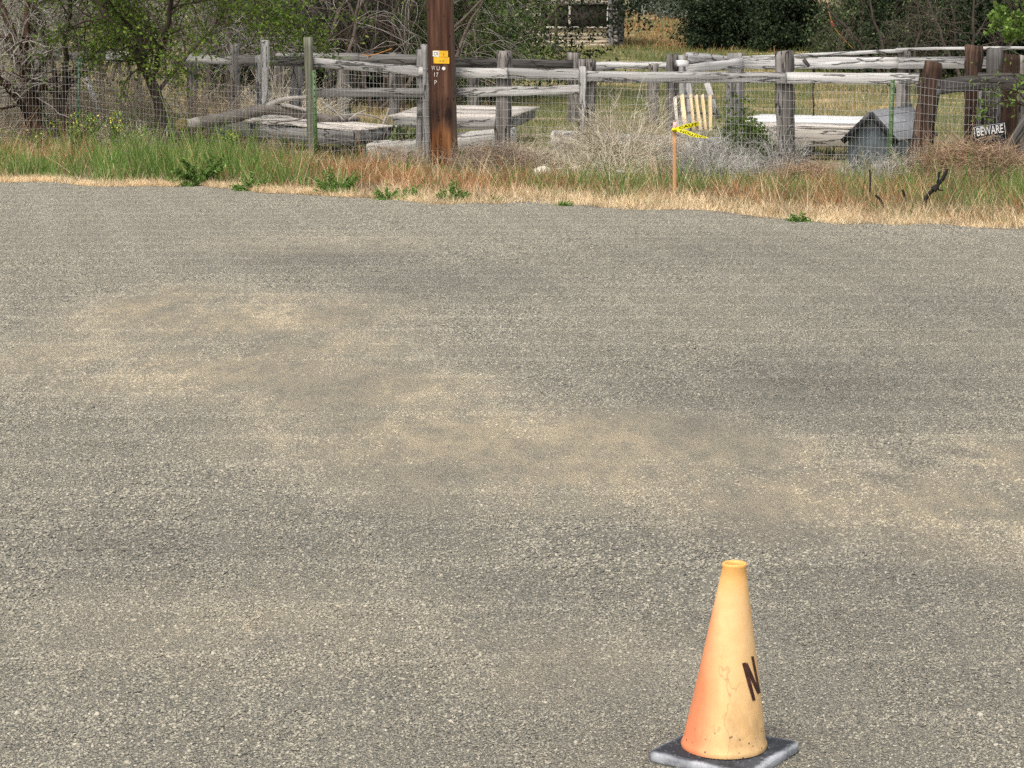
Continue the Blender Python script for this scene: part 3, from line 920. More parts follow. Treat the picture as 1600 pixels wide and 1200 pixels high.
# right-hand corner with rotten brown posts
cf = thing("corner_fence", "dark brown rotten corner posts with boards behind the dog warning sign", "fence", base_at(1450, fenceY(1450)))
def free_board(root, name, a, ya, b, yb, w, t, mat, w1=None, depth=None):
    return board(name, P(*a, ya), P(*b, yb), w, t, mat, root, 1.2, w1=w1, depth=depth)
Yc = fenceY(1445)
b0 = base_at(1436, Yc); b0[2] -= 0.1
board("post", b0, P(1455, 97, Yc), 0.235, 0.2, M_BROWN, cf, 2.2, w1=0.19, seg=0.07)
b0 = base_at(1516, Yc + 0.9); b0[2] -= 0.1
board("post", b0, P(1522, 72, Yc + 0.9), 0.20, 0.17, M_BROWN, cf, 2.0, w1=0.165, seg=0.07)
b0 = base_at(1551, Yc + 1.2); b0[2] -= 0.1
board("post", b0, P(1552, 75, Yc + 1.2), 0.17, 0.1, M_DARKWOOD, cf, 1.4, w1=0.165)
b0 = base_at(1578, Yc + 1.6); b0[2] -= 0.1
board("post", b0, P(1580, 86, Yc + 1.6), 0.215, 0.2, M_BROWN, cf, 2.0, seg=0.07)
b0 = base_at(1600, Yc + 1.9); b0[2] -= 0.1
board("post", b0, P(1602, 88, Yc + 1.9), 0.12, 0.12, M_POST, cf, 2.0, seg=0.07)
free_board(cf, "rail", (1459, 138), Yc + 0.05, (1534, 131), Yc + 0.72, 0.185, 0.045, M_DARKWOOD, 0.17)
free_board(cf, "rail", (1528, 127), Yc + 0.70, (1660, 126), Yc + 0.95, 0.20, 0.05, M_DARKWOOD, 0.21)
free_board(cf, "short_block", (1455, 136), Yc - 0.06, (1467, 136), Yc - 0.05, 0.19, 0.05, M_GREY)
b0 = base_at(1540, Yc + 0.98)
board("plank", b0, P(1541, 141, Yc + 0.98), 0.10, 0.03, M_DARKWOOD, cf, 1.0)
b0 = base_at(1529, Yc + 0.60)
board("stake", b0, P(1531, 143, Yc + 0.60), 0.030, 0.03, M_OLIVEWOOD if False else M_GREY, cf, 1.0)
b0 = base_at(1560, Yc + 0.98)
board("plank", b0, P(1561, 138, Yc + 0.98), 0.055, 0.03, M_GREY, cf, 1.0)
free_board(cf, "brace", (1566, 244), Yc + 0.55, (1612, 176), Yc + 0.75, 0.12, 0.06, M_DARKWOOD)

# corral rails a few metres behind
rf = thing("corral_fence", "pale horizontal corral rails behind the dog house with a thin top pole", "fence", base_at(1300, 31))
def far_board(root, name, ax_, ay, aY, bx, by, bY, w, t, mat, w1=None):
    return board(name, P(ax_, ay, aY), P(bx, by, bY), w, t, mat, root, 0.45, w1=w1, seg=0.2)
def far_post(root, px, ytop, Y, w, t, mat, name="post"):
    b0 = base_at(px, Y); b0[2] -= 0.1
    return board(name, b0, P(px, ytop, Y), w, t, mat, root, 1.5, seg=0.1)
far_board(rf, "rail", 1162, 99, 31.2, 1410, 98, 30.6, 0.155, 0.04, M_RAIL)
far_board(rf, "rail", 1404, 99, 30.5, 1640, 97, 30.2, 0.15, 0.04, M_RAIL)
far_board(rf, "top_pole", 1160, 91, 31.3, 1412, 78.5, 30.6, 0.045, 0.05, M_RAIL)
far_board(rf, "top_pole", 1400, 77.5, 30.5, 1650, 73.5, 30.0, 0.04, 0.05, M_RAIL)
far_post(rf, 1410, 79, 30.7, 0.12, 0.12, M_POST)
far_post(rf, 1420, 80, 30.72, 0.06, 0.1, M_POST)
far_post(rf, 1151, 83, 31.4, 0.19, 0.12, M_GREY)
far_board(rf, "loose_block", 1256, 92, 30.95, 1265, 103, 30.95, 0.045, 0.05, M_DARKWOOD)
far_post(rf, 1270, 101, 31.1, 0.035, 0.03, M_BROWN, "stake")

gf = thing("board_gate", "heap of pale angled boards between two posts behind the pallet", "gate", base_at(1090, 31))
gf["label"] = "pale angled corral gate boards meeting posts behind the pallet"
far_board(gf, "rail", 1075, 91, 31.0, 1160, 96, 33.5, 0.16, 0.04, M_RAIL, 0.12)
far_board(gf, "rail", 1072, 108, 30.2, 1161, 99, 31.0, 0.10, 0.04, M_RAIL, 0.145)
far_post(gf, 1052, 85, 30.4, 0.14, 0.14, M_POST)
far_post(gf, 1067, 87, 30.3, 0.07, 0.09, M_RAIL)
far_board(gf, "block", 1058, 99.5, 30.0, 1073, 100, 30.05, 0.075, 0.10, M_WHITE)
far_board(gf, "brace", 1104, 130, 31.5, 1122, 185, 31.5, 0.07, 0.03, M_RAIL)
far_post(gf, 1071, 118, 31.0, 0.21, 0.05, M_RAIL, "plank")
far_post(gf, 1147, 118, 31.3, 0.19, 0.12, M_GREY, "plank")

# back rails across the pasture
kf = thing("pasture_fence", "dark weathered plank fence at the back of the pasture under the thicket", "fence", base_at(780, 41))
far_board(kf, "rail", 430, 91, 39.5, 560, 91, 39.8, 0.17, 0.04, M_GREY)
far_board(kf, "rail", 556, 92, 39.8, 662, 93, 40.2, 0.17, 0.04, M_GREY)
far_board(kf, "rail", 660, 97, 40.2, 895, 100, 41.0, 0.16, 0.04, M_DARKWOOD)
far_board(kf, "rail", 905, 102, 41.0, 1056, 103, 41.5, 0.13, 0.04, M_RAIL)
far_board(kf, "rail", 820, 111.5, 40.5, 960, 108, 41.0, 0.06, 0.04, M_GREY)
for px, yt in ((538, 90), (616, 82), (740, 95), (897, 82)):
    far_post(kf, px, yt, 40.2 + (px - 560) * 0.003, 0.19, 0.15, M_POST)
for px, yt in ((436, 100), (1020, 100)):
    far_post(kf, px, yt, 40.0, 0.15, 0.13, M_POST)

lf = thing("plank_fence", "grey plank fence half hidden by trees at the far left", "fence", base_at(200, 34))
far_board(lf, "rail", 20, 87, 34.5, 92, 86, 34.5, 0.16, 0.04, M_GREY)
far_board(lf, "rail", 95, 87, 34.4, 168, 88, 34.3, 0.12, 0.04, M_GREY)
far_board(lf, "rail", 166, 90, 34.2, 232, 88, 34.2, 0.16, 0.04, M_RAIL)
far_board(lf, "rail", 290, 92, 33.6, 362, 94, 33.4, 0.13, 0.04, M_RAIL)
far_board(lf, "rail", 372, 95, 33.2, 480, 96, 33.0, 0.15, 0.04, M_GREY)
for px, yt, w, m_ in ((366, 68, 0.12, M_GREY), (8, 118, 0.2, M_GREY), (105, 120, 0.1, M_RAIL), (462, 84, 0.17, M_GREY), (60, 90, .16, M_GREY), (300, 90, .13, M_GREY)):
    far_post(lf, px, yt, 33.8, w, 0.1, m_)
far_post(lf, 405.5, 86, 32.0, 0.09, 0.08, M_RAIL)
far_post(lf, 414, 63, 31.9, 0.085, 0.07, M_RAIL)
far_board(lf, "brace", 134, 122, 33.2, 153, 172, 33.0, 0.06, 0.03, M_WHITE)

# woven wire strung along the front on steel posts
wf = thing("wire_fence", "thin woven wire fence strung on green steel posts along the verge", "fence", base_at(600, fenceY(600)))
pxs = []
x = -140.0
while x < 1560:
    pxs.append(x); x += 0.052 * F / fenceY(x) * 1.118 * 0.80
pxs = np.array(pxs)
def wire_top(px):
    return np.interp(px, [-140, 120, 300, 485, 530, 900, 1200, 1395, 1440, 1470, 1560], [92, 97, 130, 140, 104, 113, 115, 118, 122, 126, 132])
def wire_pt(px, hfrac, jit=0):
    Y = fenceY(px) - 0.16 + 0.02 * math.sin(px * 0.021)
    top = P(px, float(wire_top(px)), Y); bz = Z(top[0], top[1]) + 0.02
    return np.array((top[0], Y, bz + (top[2] - bz) * hfrac))
vert, horiz = [], []
for i_, px in enumerate(pxs):
    j = RNG.normal(0, 0.5)
    vert.append([wire_pt(px + j * (1 - abs(2 * h_ - 1)), h_) for h_ in np.linspace(0, 1, 5)])
for hf in [0.02, 0.12, 0.22, 0.31, 0.40, 0.49, 0.575, 0.66, 0.745, 0.83, 0.915, 1.0]:
    ph = RNG.uniform(0, 6)
    horiz.append([wire_pt(px, hf + 0.006 * math.sin(px * 0.05 + ph)) for px in pxs])
ac = Acc()
V, Q = tubes(np.array(vert), 0.0013, 3); ac.add(V, Q)
V, Q = tubes(np.array(horiz), 0.0016, 3); ac.add(V, Q)
V, Fq = ac.out()
part("wire_mesh", V, Fq, M_WIRE, wf)
def steel_post(root, px, ytop, mat, off=-0.13, lean=0, w=0.035, pxb=None):
    Y = fenceY(px) + off
    top = P(px, ytop, Y); bot = base_at(px if pxb is None else pxb, Y); bot[2] -= 0.1
    # T section: flange and web
    ax = top - bot
    ac = Acc()
    for (x0, x1, y0, y1) in ((-w / 2, w / 2, 0, 0.005), (-0.003, 0.003, 0.006, 0.034)):
        c = [(x0, y0, 0), (x1, y0, 0), (x1, y1, 0), (x0, y1, 0)]
        ac.hexa([bot + np.array(q) for q in c] + [top + np.array(q) for q in c])
    for k in np.linspace(0.2, 0.98, 14):   # lugs
        c = bot + ax * k
        ac.hexa([c + np.array(q) for q in [(-.006, -.009, 0), (.006, -.009, 0), (.006, -.001, 0), (-.006, -.001, 0), (-.006, -.009, .02), (.006, -.009, .02), (.006, -.001, .02), (-.006, -.001, .02)]])
    V, Fq = ac.out()
    o = part("steel_post", V, Fq, mat, root)
    return o
steel_post(wf, 124, 91, M_DKGREEN, pxb=119)
steel_post(wf, 490.5, 110, M_GREEN, -0.22, w=0.05, pxb=493.5)
steel_post(wf, 908.5, 130, M_DKGREEN, -0.10, w=0.05)
steel_post(wf, 1395, 124.5, M_GREEN, -0.13, w=0.052, pxb=1391)
Yp = fenceY(480) - 0.08
b0 = base_at(488, Yp); b0[2] -= 0.1
tp = P(481, 58, Yp)
pp = resample([b0, b0 + (tp - b0) * 0.5, tp], 14)
ac = Acc(); ac.tube(pp, 0.058, 12); V, Fq = ac.out(); V += RNG.normal(0, 0.0015, V.shape)
t = NT("grey_green_round_post")
v_ = t.scaled(t.pos(), (30, 30, 1.2)); g = t.noise(v_, 1, 4, 0.6)
t.color(t.ramp(g, [(0.3, (0.075, 0.075, 0.05)), (0.5, (0.145, 0.145, 0.105)), (0.7, (0.24, 0.235, 0.185))])); t.bump(g, 0.5, 0.006)
o = part("round_post", V, Fq, t.m, wf, True); o["label"] = "tall grey-green round wooden post"

# ------------------------------------------------------------------ raised beds, platforms
def planked_box(name, label, cat, A, B, C, h, mtop, mside, planks=4, open_top=False, gap=0.006, legs=True):
    """A front-right top corner, B front-left, C back-right (world); h board height"""
    A, B, C = map(np.asarray, (A, B, C)); D = B + C - A
    r = thing(name, label, cat, (float((A + B)[0] / 2), float((A + B)[1] / 2), float(Z((A + B)[0] / 2, (A + B)[1] / 2))))
    dz = np.array((0, 0, h)); th = 0.035
    nf = nrm(C - A)
    lf_ = nrm(B - A)
    def bd(nm, p, q, depth, m_):
        return board(nm, p - dz / 2, q - dz / 2, h, th, m_, r, 0.8, depth=tuple(depth), seg=0.2)
    bd("front_board", A, B, nf, mside); bd("back_board", C, D, nf, mside)
    bd("end_board", A + nf * .02, C - nf * .02, lf_, mside); bd("end_board", B + nf * .02, D - nf * .02, lf_, mside)
    up = np.array((0, 0, 0.014))
    if not open_top:
        for k in range(planks):
            f0, f1 = k / planks, (k + 1) / planks
            m0 = A + (C - A) * (f0 + f1) / 2 + up; m1 = B + (D - B) * (f0 + f1) / 2 + up
            wv_ = np.linalg.norm(C - A) / planks - gap
            board("top_plank", m0 - lf_ * (0.04 + RNG.uniform(-.02, .02)), m1 + lf_ * 0.04, 0.026, wv_, mtop, r, 0.4, depth=tuple(nf), seg=0.25)
    else:
        ac = Acc(); q = [A, B, D, C]
        ac.hexa([p - dz * 0.95 for p in q] + [p - dz * 0.35 for p in q]); V, Fq = ac.out()
        part("soil", V, Fq, M_SOIL, r)
    if legs:
        for p in (A * 0.93 + B * 0.07, A * 0.07 + B * 0.93, (A + B) / 2):
            p = p + nf * 0.08
            b0 = p.copy(); b0[2] = Z(p[0], p[1]) - 0.05
            if p[2] - h - b0[2] > 0.03:
                board("leg", b0, p - dz, 0.12, 0.10, M_DARKWOOD, r, 1.0)
    return r
planked_box("wooden_platform", "low grey wooden platform under the fallen log", "platform", P(552, 206, 30.3), P(332, 186, 32.1), P(613, 198, 31.5), 0.185, M_PLANK, M_GREY, 4)
planked_box("raised_bed", "pale wooden raised bed behind the caution stake and dead brush", "raised bed", P(1140, 223, 28.2), P(862, 212, 29.3), P(1128, 214, 29.7), 0.175, M_PLANK, M_BEDBOARD, open_top=True, legs=False)
planked_box("raised_bed", "low grey raised bed directly behind the utility pole base", "raised bed", P(800, 204, 30.6), P(575, 226, 29.9), P(806, 199, 31.7), 0.20, M_PLANK, M_BEDBOARD, open_top=True, legs=False)
planked_box("wooden_bench", "low bench with sunbleached plank top right of the utility pole", "bench", P(792, 186, 33.2), P(615, 183, 33.8), P(835, 169, 35.2), 0.16, M_PLANK, M_GREY, 3)
planked_box("white_table", "long low white-topped box beside the dog house", "box", P(1352, 195, 29.6), P(1180, 192, 30.2), P(1350, 184.5, 30.9), 0.05, M_WHITE, M_DARKWOOD, 2)
planked_box("raised_bed", "pale raised bed below the white-topped box and left of the dog house", "raised bed", P(1345, 203, 29.2), P(1165, 199, 29.5), P(1347, 198, 29.45), 0.22, M_PLANK, M_PLANK, 1, legs=False)

# pallet
pr_ = thing("wooden_pallet", "upright pale pine pallet leaning behind the dead bush", "pallet", base_at(1085, 29.4))
for k, (xt, xb) in enumerate(((1065, 1071), (1079, 1085), (1088, 1095), (1097.5, 1103), (1110.5, 1111))):
    b0 = P(xb, 204, 29.1)
    board("slat", b0, P(xt, 148.5, 29.5), 0.046 if k else 0.05, 0.018, M_PINE, pr_, 0.6)
for yy in (152, 176, 199):
    f_ = (yy - 148) / 56
    board("cross_rail", P(1058 + 8 * f_, yy, 29.58 - 0.4 * f_), P(1116 + 2 * f_, yy, 29.58 - 0.4 * f_), 0.04, 0.07, M_POST, pr_, 0.8)
board("side_plank", P(1061, 205, 29.1), P(1055, 152, 29.5), 0.035, 0.02, M_PLANK, pr_, 0.8)

# ------------------------------------------------------------------ dog house
dh0 = base_at(1360, 27.3)
dh = thing("dog_house", "small blue-grey dog house with dark trimmed shingle roof", "dog house", dh0)
t = NT("grey_asphalt_shingle")
oc = t.coord()
bk = t.new("ShaderNodeTexBrick"); bk.inputs["Scale"].default_value = 1.0
bk.inputs["Brick Width"].default_value = 0.30; bk.inputs["Row Height"].default_value = 0.13; bk.inputs["Mortar Size"].default_value = 0.006
bk.inputs["Color1"].default_value = (0.17, 0.175, 0.185, 1); bk.inputs["Color2"].default_value = (0.215, 0.22, 0.23, 1); bk.inputs["Mortar"].default_value = (0.05, 0.05, 0.055, 1)
t.L.new(oc, bk.inputs["Vector"])
n = t.noise(oc, 60, 3)
t.color(t.mix(t.step(n, 0.4, 0.65, 0, 0.35), bk.outputs[0], (0.26, 0.26, 0.265, 1)))
t.bump(n, 0.4, 0.004)
M_SHINGLE = t.m
t = NT("blue_grey_plywood")
oc = t.coord(); n = t.noise(t.scaled(oc, (6, 6, 1.2)), 2, 4)
c = t.ramp(n, [(0.3, (0.15, 0.18, 0.205)), (0.7, (0.26, 0.295, 0.325))])
sp = t.new("ShaderNodeSeparateXYZ"); t.L.new(oc, sp.inputs[0])
seam = t.step(t.math('ABSOLUTE', t.math('SUBTRACT', sp.outputs[2], 0.42)), 0.007, 0.004, 0, 0.8)
t.color(t.mix(seam, c, (0.05, 0.06, 0.065, 1)))
M_PLY = t.m
apex = P(1362, 176, 27.3)
Lx = nrm(np.array((-0.80, 0.36, 0)))          # towards the left eave
Bk = nrm(np.array((0.43, 0.90, 0)))           # ridge direction
zE = P(1322, 217, 27.45)[2]
hw = 0.315
floor = dh0[2]
w0 = apex.copy(); w0[2] = floor
Ln = 1.75
ac = Acc()
wl_ = hw * 0.93
zt = zE + 0.02
fr = [w0 + Lx * wl_, w0 - Lx * wl_]
sec = lambda o: [np.array((*(w0 + Lx * wl_ + o)[:2], floor)), np.array((*(w0 - Lx * wl_ + o)[:2], floor)), np.array((*(w0 - Lx * wl_ + o)[:2], zt)), np.array((*(w0 + o)[:2], apex[2] - 0.03)), np.array((*(w0 + Lx * wl_ + o)[:2], zt))]
s0, s1 = sec(Bk * 0.05), sec(Bk * (Ln - 0.05))
V = np.array(s0 + s1)
part("walls", V, [np.array([(4, 3, 2, 1, 0), (5, 6, 7, 8, 9)]), np.array([(0, 1, 6, 5), (1, 2, 7, 6), (0, 5, 9, 4)])], M_PLY, dh)
for sgn in (1, -1):
    e = w0 + Lx * hw * sgn * 1.06; e[2] = zE - 0.02
    a0, a1 = apex - Bk * 0.02, apex + Bk * Ln
    e0, e1 = e - Bk * 0.02, e + Bk * Ln
    upn = np.array((0, 0, 0.028))
    # local frame along the slope so the shingle courses follow it
    ac = Acc(); ac.hexa([a0, e0, e1, a1, a0 + upn, e0 + upn, e1 + upn, a1 + upn]); V, Fq = ac.out()
    sl_ = nrm(a0 - e0); nn = np.cross(Bk, sl_)
    M3 = np.stack([Bk, sl_, nn], 1)
    Vl = (V - e0) @ M3
    me = mesh_np("roof_slope", Vl, Fq); me.materials.append(M_SHINGLE)
    o = bpy.data.objects.new("roof_slope", me); COL.objects.link(o); o.parent = dh
    Mx = Matrix([list(r_) for r_ in M3]).to_4x4(); Mx.translation = Vector(e0 - dh0); o.matrix_local = Mx
    # dark barge trim on the gable
    ev = e0 - Bk * 0.03
    board("gable_trim", ev + np.array((0, 0, -0.01)), a0 - Bk * 0.03 + np.array((0, 0, -0.01)), 0.065, 0.035, M_BLACKPAINT, dh, 0.2, depth=tuple(Bk))
# ------------------------------------------------------------------ warning sign
sg0 = P(1546.5, 206, fenceY(1546) - 0.24)
sg = thing("warning_sign", "black warning sign reading BEWARE OF THE DOG in white", "sign", sg0)
sw, sh = 0.385, 0.255
ang = rad(8)
ex = np.array((math.cos(ang), 0.12, math.sin(ang))); ex = nrm(ex); ez = np.array((-math.sin(ang), 0, math.cos(ang))); ny = nrm(np.cross(ex, ez))
cen = sg0 + ez * (-0.035)
def sg_pt(x, y, lift=0.0): return cen + ex * x + ez * y - ny * (-lift if np.dot(ny, (0, 1, 0)) < 0 else lift)
ac = Acc()
ac.hexa([sg_pt(*q, l) for l in (0, 0.004) for q in ((-sw / 2, -sh / 2), (sw / 2, -sh / 2), (sw / 2, sh / 2), (-sw / 2, sh / 2))]); V, Fq = ac.out()
part("sign_panel", V, Fq, M_BLACKPAINT, sg)
ac = Acc()
bw = 0.0045
for (x0, y0, x1, y1) in ((-sw / 2 + .012, sh / 2 - .02, sw / 2 - .012, sh / 2 - .02 + bw), (-sw / 2 + .012, -sh / 2 + .014, sw / 2 - .012, -sh / 2 + .014 + bw), (-sw / 2 + .012, -sh / 2 + .02, -sw / 2 + .012 + bw, sh / 2 - .02), (sw / 2 - .018, -sh / 2 + .02, sw / 2 - .018 + bw, sh / 2 - .02)):
    ac.hexa([sg_pt(*q, l) for l in (0.0042, 0.0055) for q in ((x0, y0), (x1, y0), (x1, y1), (x0, y1))])
V, Fq = ac.out(); part("border_line", V, Fq, M_WHITEPAINT, sg)
def sign_text(s, y, size, width, mat, bold):
    V, Fl = text_mesh(s, size, bold, width)
    W = [tuple(sg_pt(x, y + yy, 0.0062) - sg0) for x, yy in V[:, :2]]
    me = bpy.data.meshes.new("lettering"); me.from_pydata(W, [], Fl); me.materials.append(mat)
    o = bpy.data.objects.new("lettering", me); COL.objects.link(o); o.parent = sg
sign_text("BEWARE", 0.048, 0.130, 0.62, M_WHITEPAINT, 0.002)
sign_text("OF THE DOG", -0.048, 0.100, 0.50, M_GREYPAINT, 0.0)

# ------------------------------------------------------------------ survey stake with caution tape
sb = G(1054.5, 308)
SY = sb[1]
st = thing("survey_stake", "thin orange-tan wooden survey stake at the road edge tied with caution tape", "stake", sb)
b0 = sb.copy(); b0[2] -= 0.1
tipp = P(1054.5, 203, SY)
board("lath", b0, tipp, 0.034, 0.014, M_STAKE, st, 0.3, depth=(0, 1, 0))
board("painted_tip", tipp, P(1054.5, 190.5, SY), 0.034, 0.0142, M_PINKTIP, st, 0.3, depth=(0, 1, 0))
tp0 = thing("caution_tape", "yellow caution tape tied round the stake with two fluttering tails", "tape", P(1054.5, 202, SY - 0.02))
def tape_tail(pts_px, w_px, text, rot, twist):
    """a fluttering tail: centreline in photo pixels at the stake's distance, drifting back in depth"""
    cl = resample([P(x, y, SY - 0.03 + dz_) for x, y, dz_ in pts_px], 24)
    wd = np.interp(np.linspace(0, 1, 24), [0, 0.15, 0.5, 1], w_px) / F * SY / 2
    T = nrm(np.gradient(cl, axis=0))
    up = np.tile(np.array((0.0, 0, 1.0)), (24, 1)); up = nrm(up - T * np.sum(up * T, 1, keepdims=True))
    tw = np.linspace(0, twist, 24)
    nn = np.cross(T, up)
    W = up * np.cos(tw)[:, None] + nn * np.sin(tw)[:, None]
    N = np.cross(T, W)
    N = np.where(N[:, 1:2] > 0, -N, N)
    V = np.concatenate([cl - W * wd[:, None], cl + W * wd[:, None], cl - W * wd[:, None] - N * 0.001, cl + W * wd[:, None] - N * 0.001])
    i = np.arange(23)
    Q = np.concatenate([np.stack([i, i + 1, i + 25, i + 24], -1), np.stack([i + 48, i + 72, i + 73, i + 49], -1)])
    tl = part("tape_tail", V, [Q], M_TAPE, tp0)
    Vt_, Fl = text_mesh(text, 1.0, 0.015, 1.0)
    span = Vt_[:, 0].max() - Vt_[:, 0].min()
    hmax = np.abs(Vt_[:, 1]).max()
    pos_ = []
    for x, y in Vt_[:, :2]:
        u_ = (x - Vt_[:, 0].min()) / span; v2 = y / hmax * 0.72
        if rot: u_, v2 = 1 - u_, -v2
        k = (0.14 + 0.80 * u_) * 23; i0 = min(22, int(k)); f_ = k - i0
        lerp = lambda A_: A_[i0] * (1 - f_) + A_[i0 + 1] * f_
        pos_.append(lerp(cl) + lerp(W) * v2 * (wd[i0] * (1 - f_) + wd[i0 + 1] * f_) + lerp(N) * 0.002)
    me = bpy.data.meshes.new("lettering"); me.from_pydata([tuple(p_ - np.array(tp0.location)) for p_ in pos_], [], Fl); me.materials.append(M_INK)
    o = bpy.data.objects.new("lettering", me); COL.objects.link(o); o.parent = tp0
tape_tail([(1056, 201, 0), (1066, 199, -.02), (1078, 196, -.04), (1092, 193.5, -.02)], [2.5, 4.5, 7, 6], "CAUT", False, 0.3)
tape_tail([(1056, 203, 0), (1070, 206, -.03), (1085, 211.5, -.03), (1106, 215.5, 0)], [2.5, 5.5, 6.5, 1.5], "CAUTION", True, -0.25)
kn = Acc()
for yy, th in ((202, 0.012), (204.5, 0.009)):
    c0 = P(1054.5, yy, SY)
    loop = [c0 + np.array((0.021 * math.cos(a_), 0.013 * math.sin(a_), 0.004 * math.sin(a_ * 2))) for a_ in np.linspace(0, 6.283, 17)]
    kn.tube(np.array(loop), th * 0.7, 6)
kn.tube(np.array([P(1049, 203.5, SY - .03), P(1053, 202, SY - .035), P(1057, 203, SY - .03)]), [0.004, 0.014, 0.008], 6)
V, Fq = kn.out(); part("knot", V, Fq, M_TAPE, tp0, True)

# ------------------------------------------------------------------ fallen log
lg = thing("fallen_log", "forked grey fallen log lying across the left platform", "log", base_at(300, 31.0))
def ppts(lst): return [P(*q) for q in lst]
ac = Acc(); ac.tube(resample(ppts([(312, 192, 31.1), (350, 186, 31.2), (390, 176, 31.4), (415, 170, 31.5), (450, 172, 31.6), (480, 179, 31.6), (520, 188, 31.7), (560, 186, 32.2)]), 30), np.interp(np.linspace(0, 1, 30), [0, .35, .6, 1], [.088, .082, .07, .03]), 14)
V, Fq = ac.out(); V += RNG.normal(0, 0.006, V.shape); part("trunk", V, Fq, M_LOG, lg, True)
ac = Acc(); ac.tube(resample(ppts([(288, 196, 31.05), (300, 194, 31.08), (313, 191.5, 31.1)]), 8), np.array([.07, .078, .08, .08, .08, .08, .08, .08]), 14)
V, Fq = ac.out(); V += RNG.normal(0, 0.003, V.shape); part("bare_end", V, Fq, M_LOGCUT, lg, True)
ac = Acc(); ac.tube(resample(ppts([(275, 198, 31.0), (281, 196.5, 31.02), (292, 195, 31.06)]), 6), np.array([.05, .085, .095, .095, .09, .08]), 12)
V, Fq = ac.out(); V += RNG.normal(0, 0.008, V.shape); part("mossy_butt", V, Fq, M_LOGEND, lg, True)
for k, (l_, r_) in enumerate([([(416, 167, 31.5), (436, 157, 31.5), (455, 153, 31.5), (482, 153, 31.6)], (.045, .02)), ([(440, 163, 31.5), (470, 170, 31.5), (500, 178, 31.5)], (.03, .018)),
                              ([(406, 201, 30.9), (425, 192, 31.0), (450, 189, 31.1), (474, 187, 31.2), (476, 178, 31.3)], (.008, .014)),
                              ([(510, 165, 31.6), (530, 182, 31.8), (560, 177, 32), (590, 182, 32.2), (610, 196, 32.3)], (.014, .01)), ([(598, 195, 32.0), (604, 182, 32.0), (608, 169, 32.0)], (.018, .014)),
                              ([(545, 188, 31.9), (556, 178, 31.9), (572, 172, 32.)], (.012, .008)), ([(505, 160, 31.6), (520, 170, 31.7), (537, 188, 31.7)], (.014, .012))]):
    ac = Acc(); ac.tube(resample(ppts(l_), 12), np.linspace(r_[0], r_[1], 12), 7); V, Fq = ac.out(); part("branch", V, Fq, M_LOG if k in (2,) else M_TWIG, lg, True)

# ------------------------------------------------------------------ log cabin
YC = 80.0
cb0 = P(900, 73, YC); cb0[2] = Z(cb0[0], cb0[1])
cb = thing("log_cabin", "old pale log cabin with dark screened window on the far rise", "cabin", cb0)
gz = cb0[2] - 0.05
def cab(px, py, Y=YC): return P(px, py, Y)
xL, xR = P(700, 40, YC)[0], P(955, 40, YC)[0]
xWL, xWR = P(842, 40, YC)[0], P(951, 40, YC)[0]
zS, zT = P(900, 43, YC)[2], P(900, 5, YC)[2]
lh = 0.135
zc = gz
def log(name, x0, x1, zc_, r, y0=YC, mat=M_LOGWALL):
    p0, p1 = np.array((x0, y0, zc_)), np.array((x1, y0, zc_))
    return board(name, p0, p1, r * 2.05, r * 1.7, mat, cb, 2.2, depth=(0, 1, 0), seg=0.25)
z_ = gz + lh / 2
while z_ < gz + 2.5:
    if z_ > zS - 0.02 and z_ < zT:
        log("wall_log", xL, xWL, z_, lh / 2)
        log("wall_log", xWR, xR + RNG.uniform(0, .1), z_, lh / 2)
    else:
        log("wall_log", xL + RNG.uniform(-.2, 0), xR + RNG.uniform(0, .14), z_, lh / 2)
    # side wall log, running back, its sawn end towards us
    p0 = np.array((xR + 0.12, YC - 0.16 + RNG.uniform(-.06, .05), z_ + lh / 2)); p1 = np.array((xR + 0.62, YC + 5.0, z_ + lh / 2))
    board("wall_log", p0, p1, lh * 1.02, 0.17, M_POST, cb, 2.4, depth=(1, 0, 0), seg=0.3)
    p0 = np.array((xL, YC + .1, z_ + lh / 2)); p1 = np.array((xL, YC + 5.0, z_ + lh / 2))
    board("wall_log", p0, p1, lh * 1.02, 0.17, M_GREY, cb, 2.0, depth=(1, 0, 0), seg=0.5)
    z_ += lh
board("corner_board", np.array((xR - 0.03, YC - 0.15, gz)), np.array((xR - 0.03, YC - 0.15, gz + 2.5)), 0.17, 0.05, M_GREY, cb, 1.0, depth=(0, 1, 0))
wn_ = board("window_frame", np.array((xWL, YC - 0.10, zS)), np.array((xWR, YC - 0.10, zS)), 0.06, 0.12, M_PLANK, cb, 0.6, depth=(0, 1, 0))
for xx, nm in ((xWR - 0.03, "window_frame"), (P(890, 20, YC)[0], "mullion"), (xWL + .03, "window_frame")):
    board(nm, np.array((xx, YC - 0.10, zS)), np.array((xx, YC - 0.10, zT)), 0.07, 0.08, M_PLANK, cb, 0.6, depth=(0, 1, 0))
board("window_frame", np.array((xWL, YC - 0.10, zT)), np.array((xWR, YC - 0.10, zT)), 0.08, 0.1, M_POST, cb, 0.6, depth=(0, 1, 0))
ac = Acc(); ac.hexa([(xWL, YC + .04, zS), (xWR, YC + .04, zS), (xWR, YC + .06, zS), (xWL, YC + .06, zS), (xWL, YC + .04, zT), (xWR, YC + .04, zT), (xWR, YC + .06, zT), (xWL, YC + .06, zT)])
V, Fq = ac.out(); part("window_screen", V, Fq, flat_mat("rusty_window_screen", (0.055, 0.043, 0.036), 0.9, vary=0.35, scale=2), cb)
rz = gz + 2.5
ac = Acc()
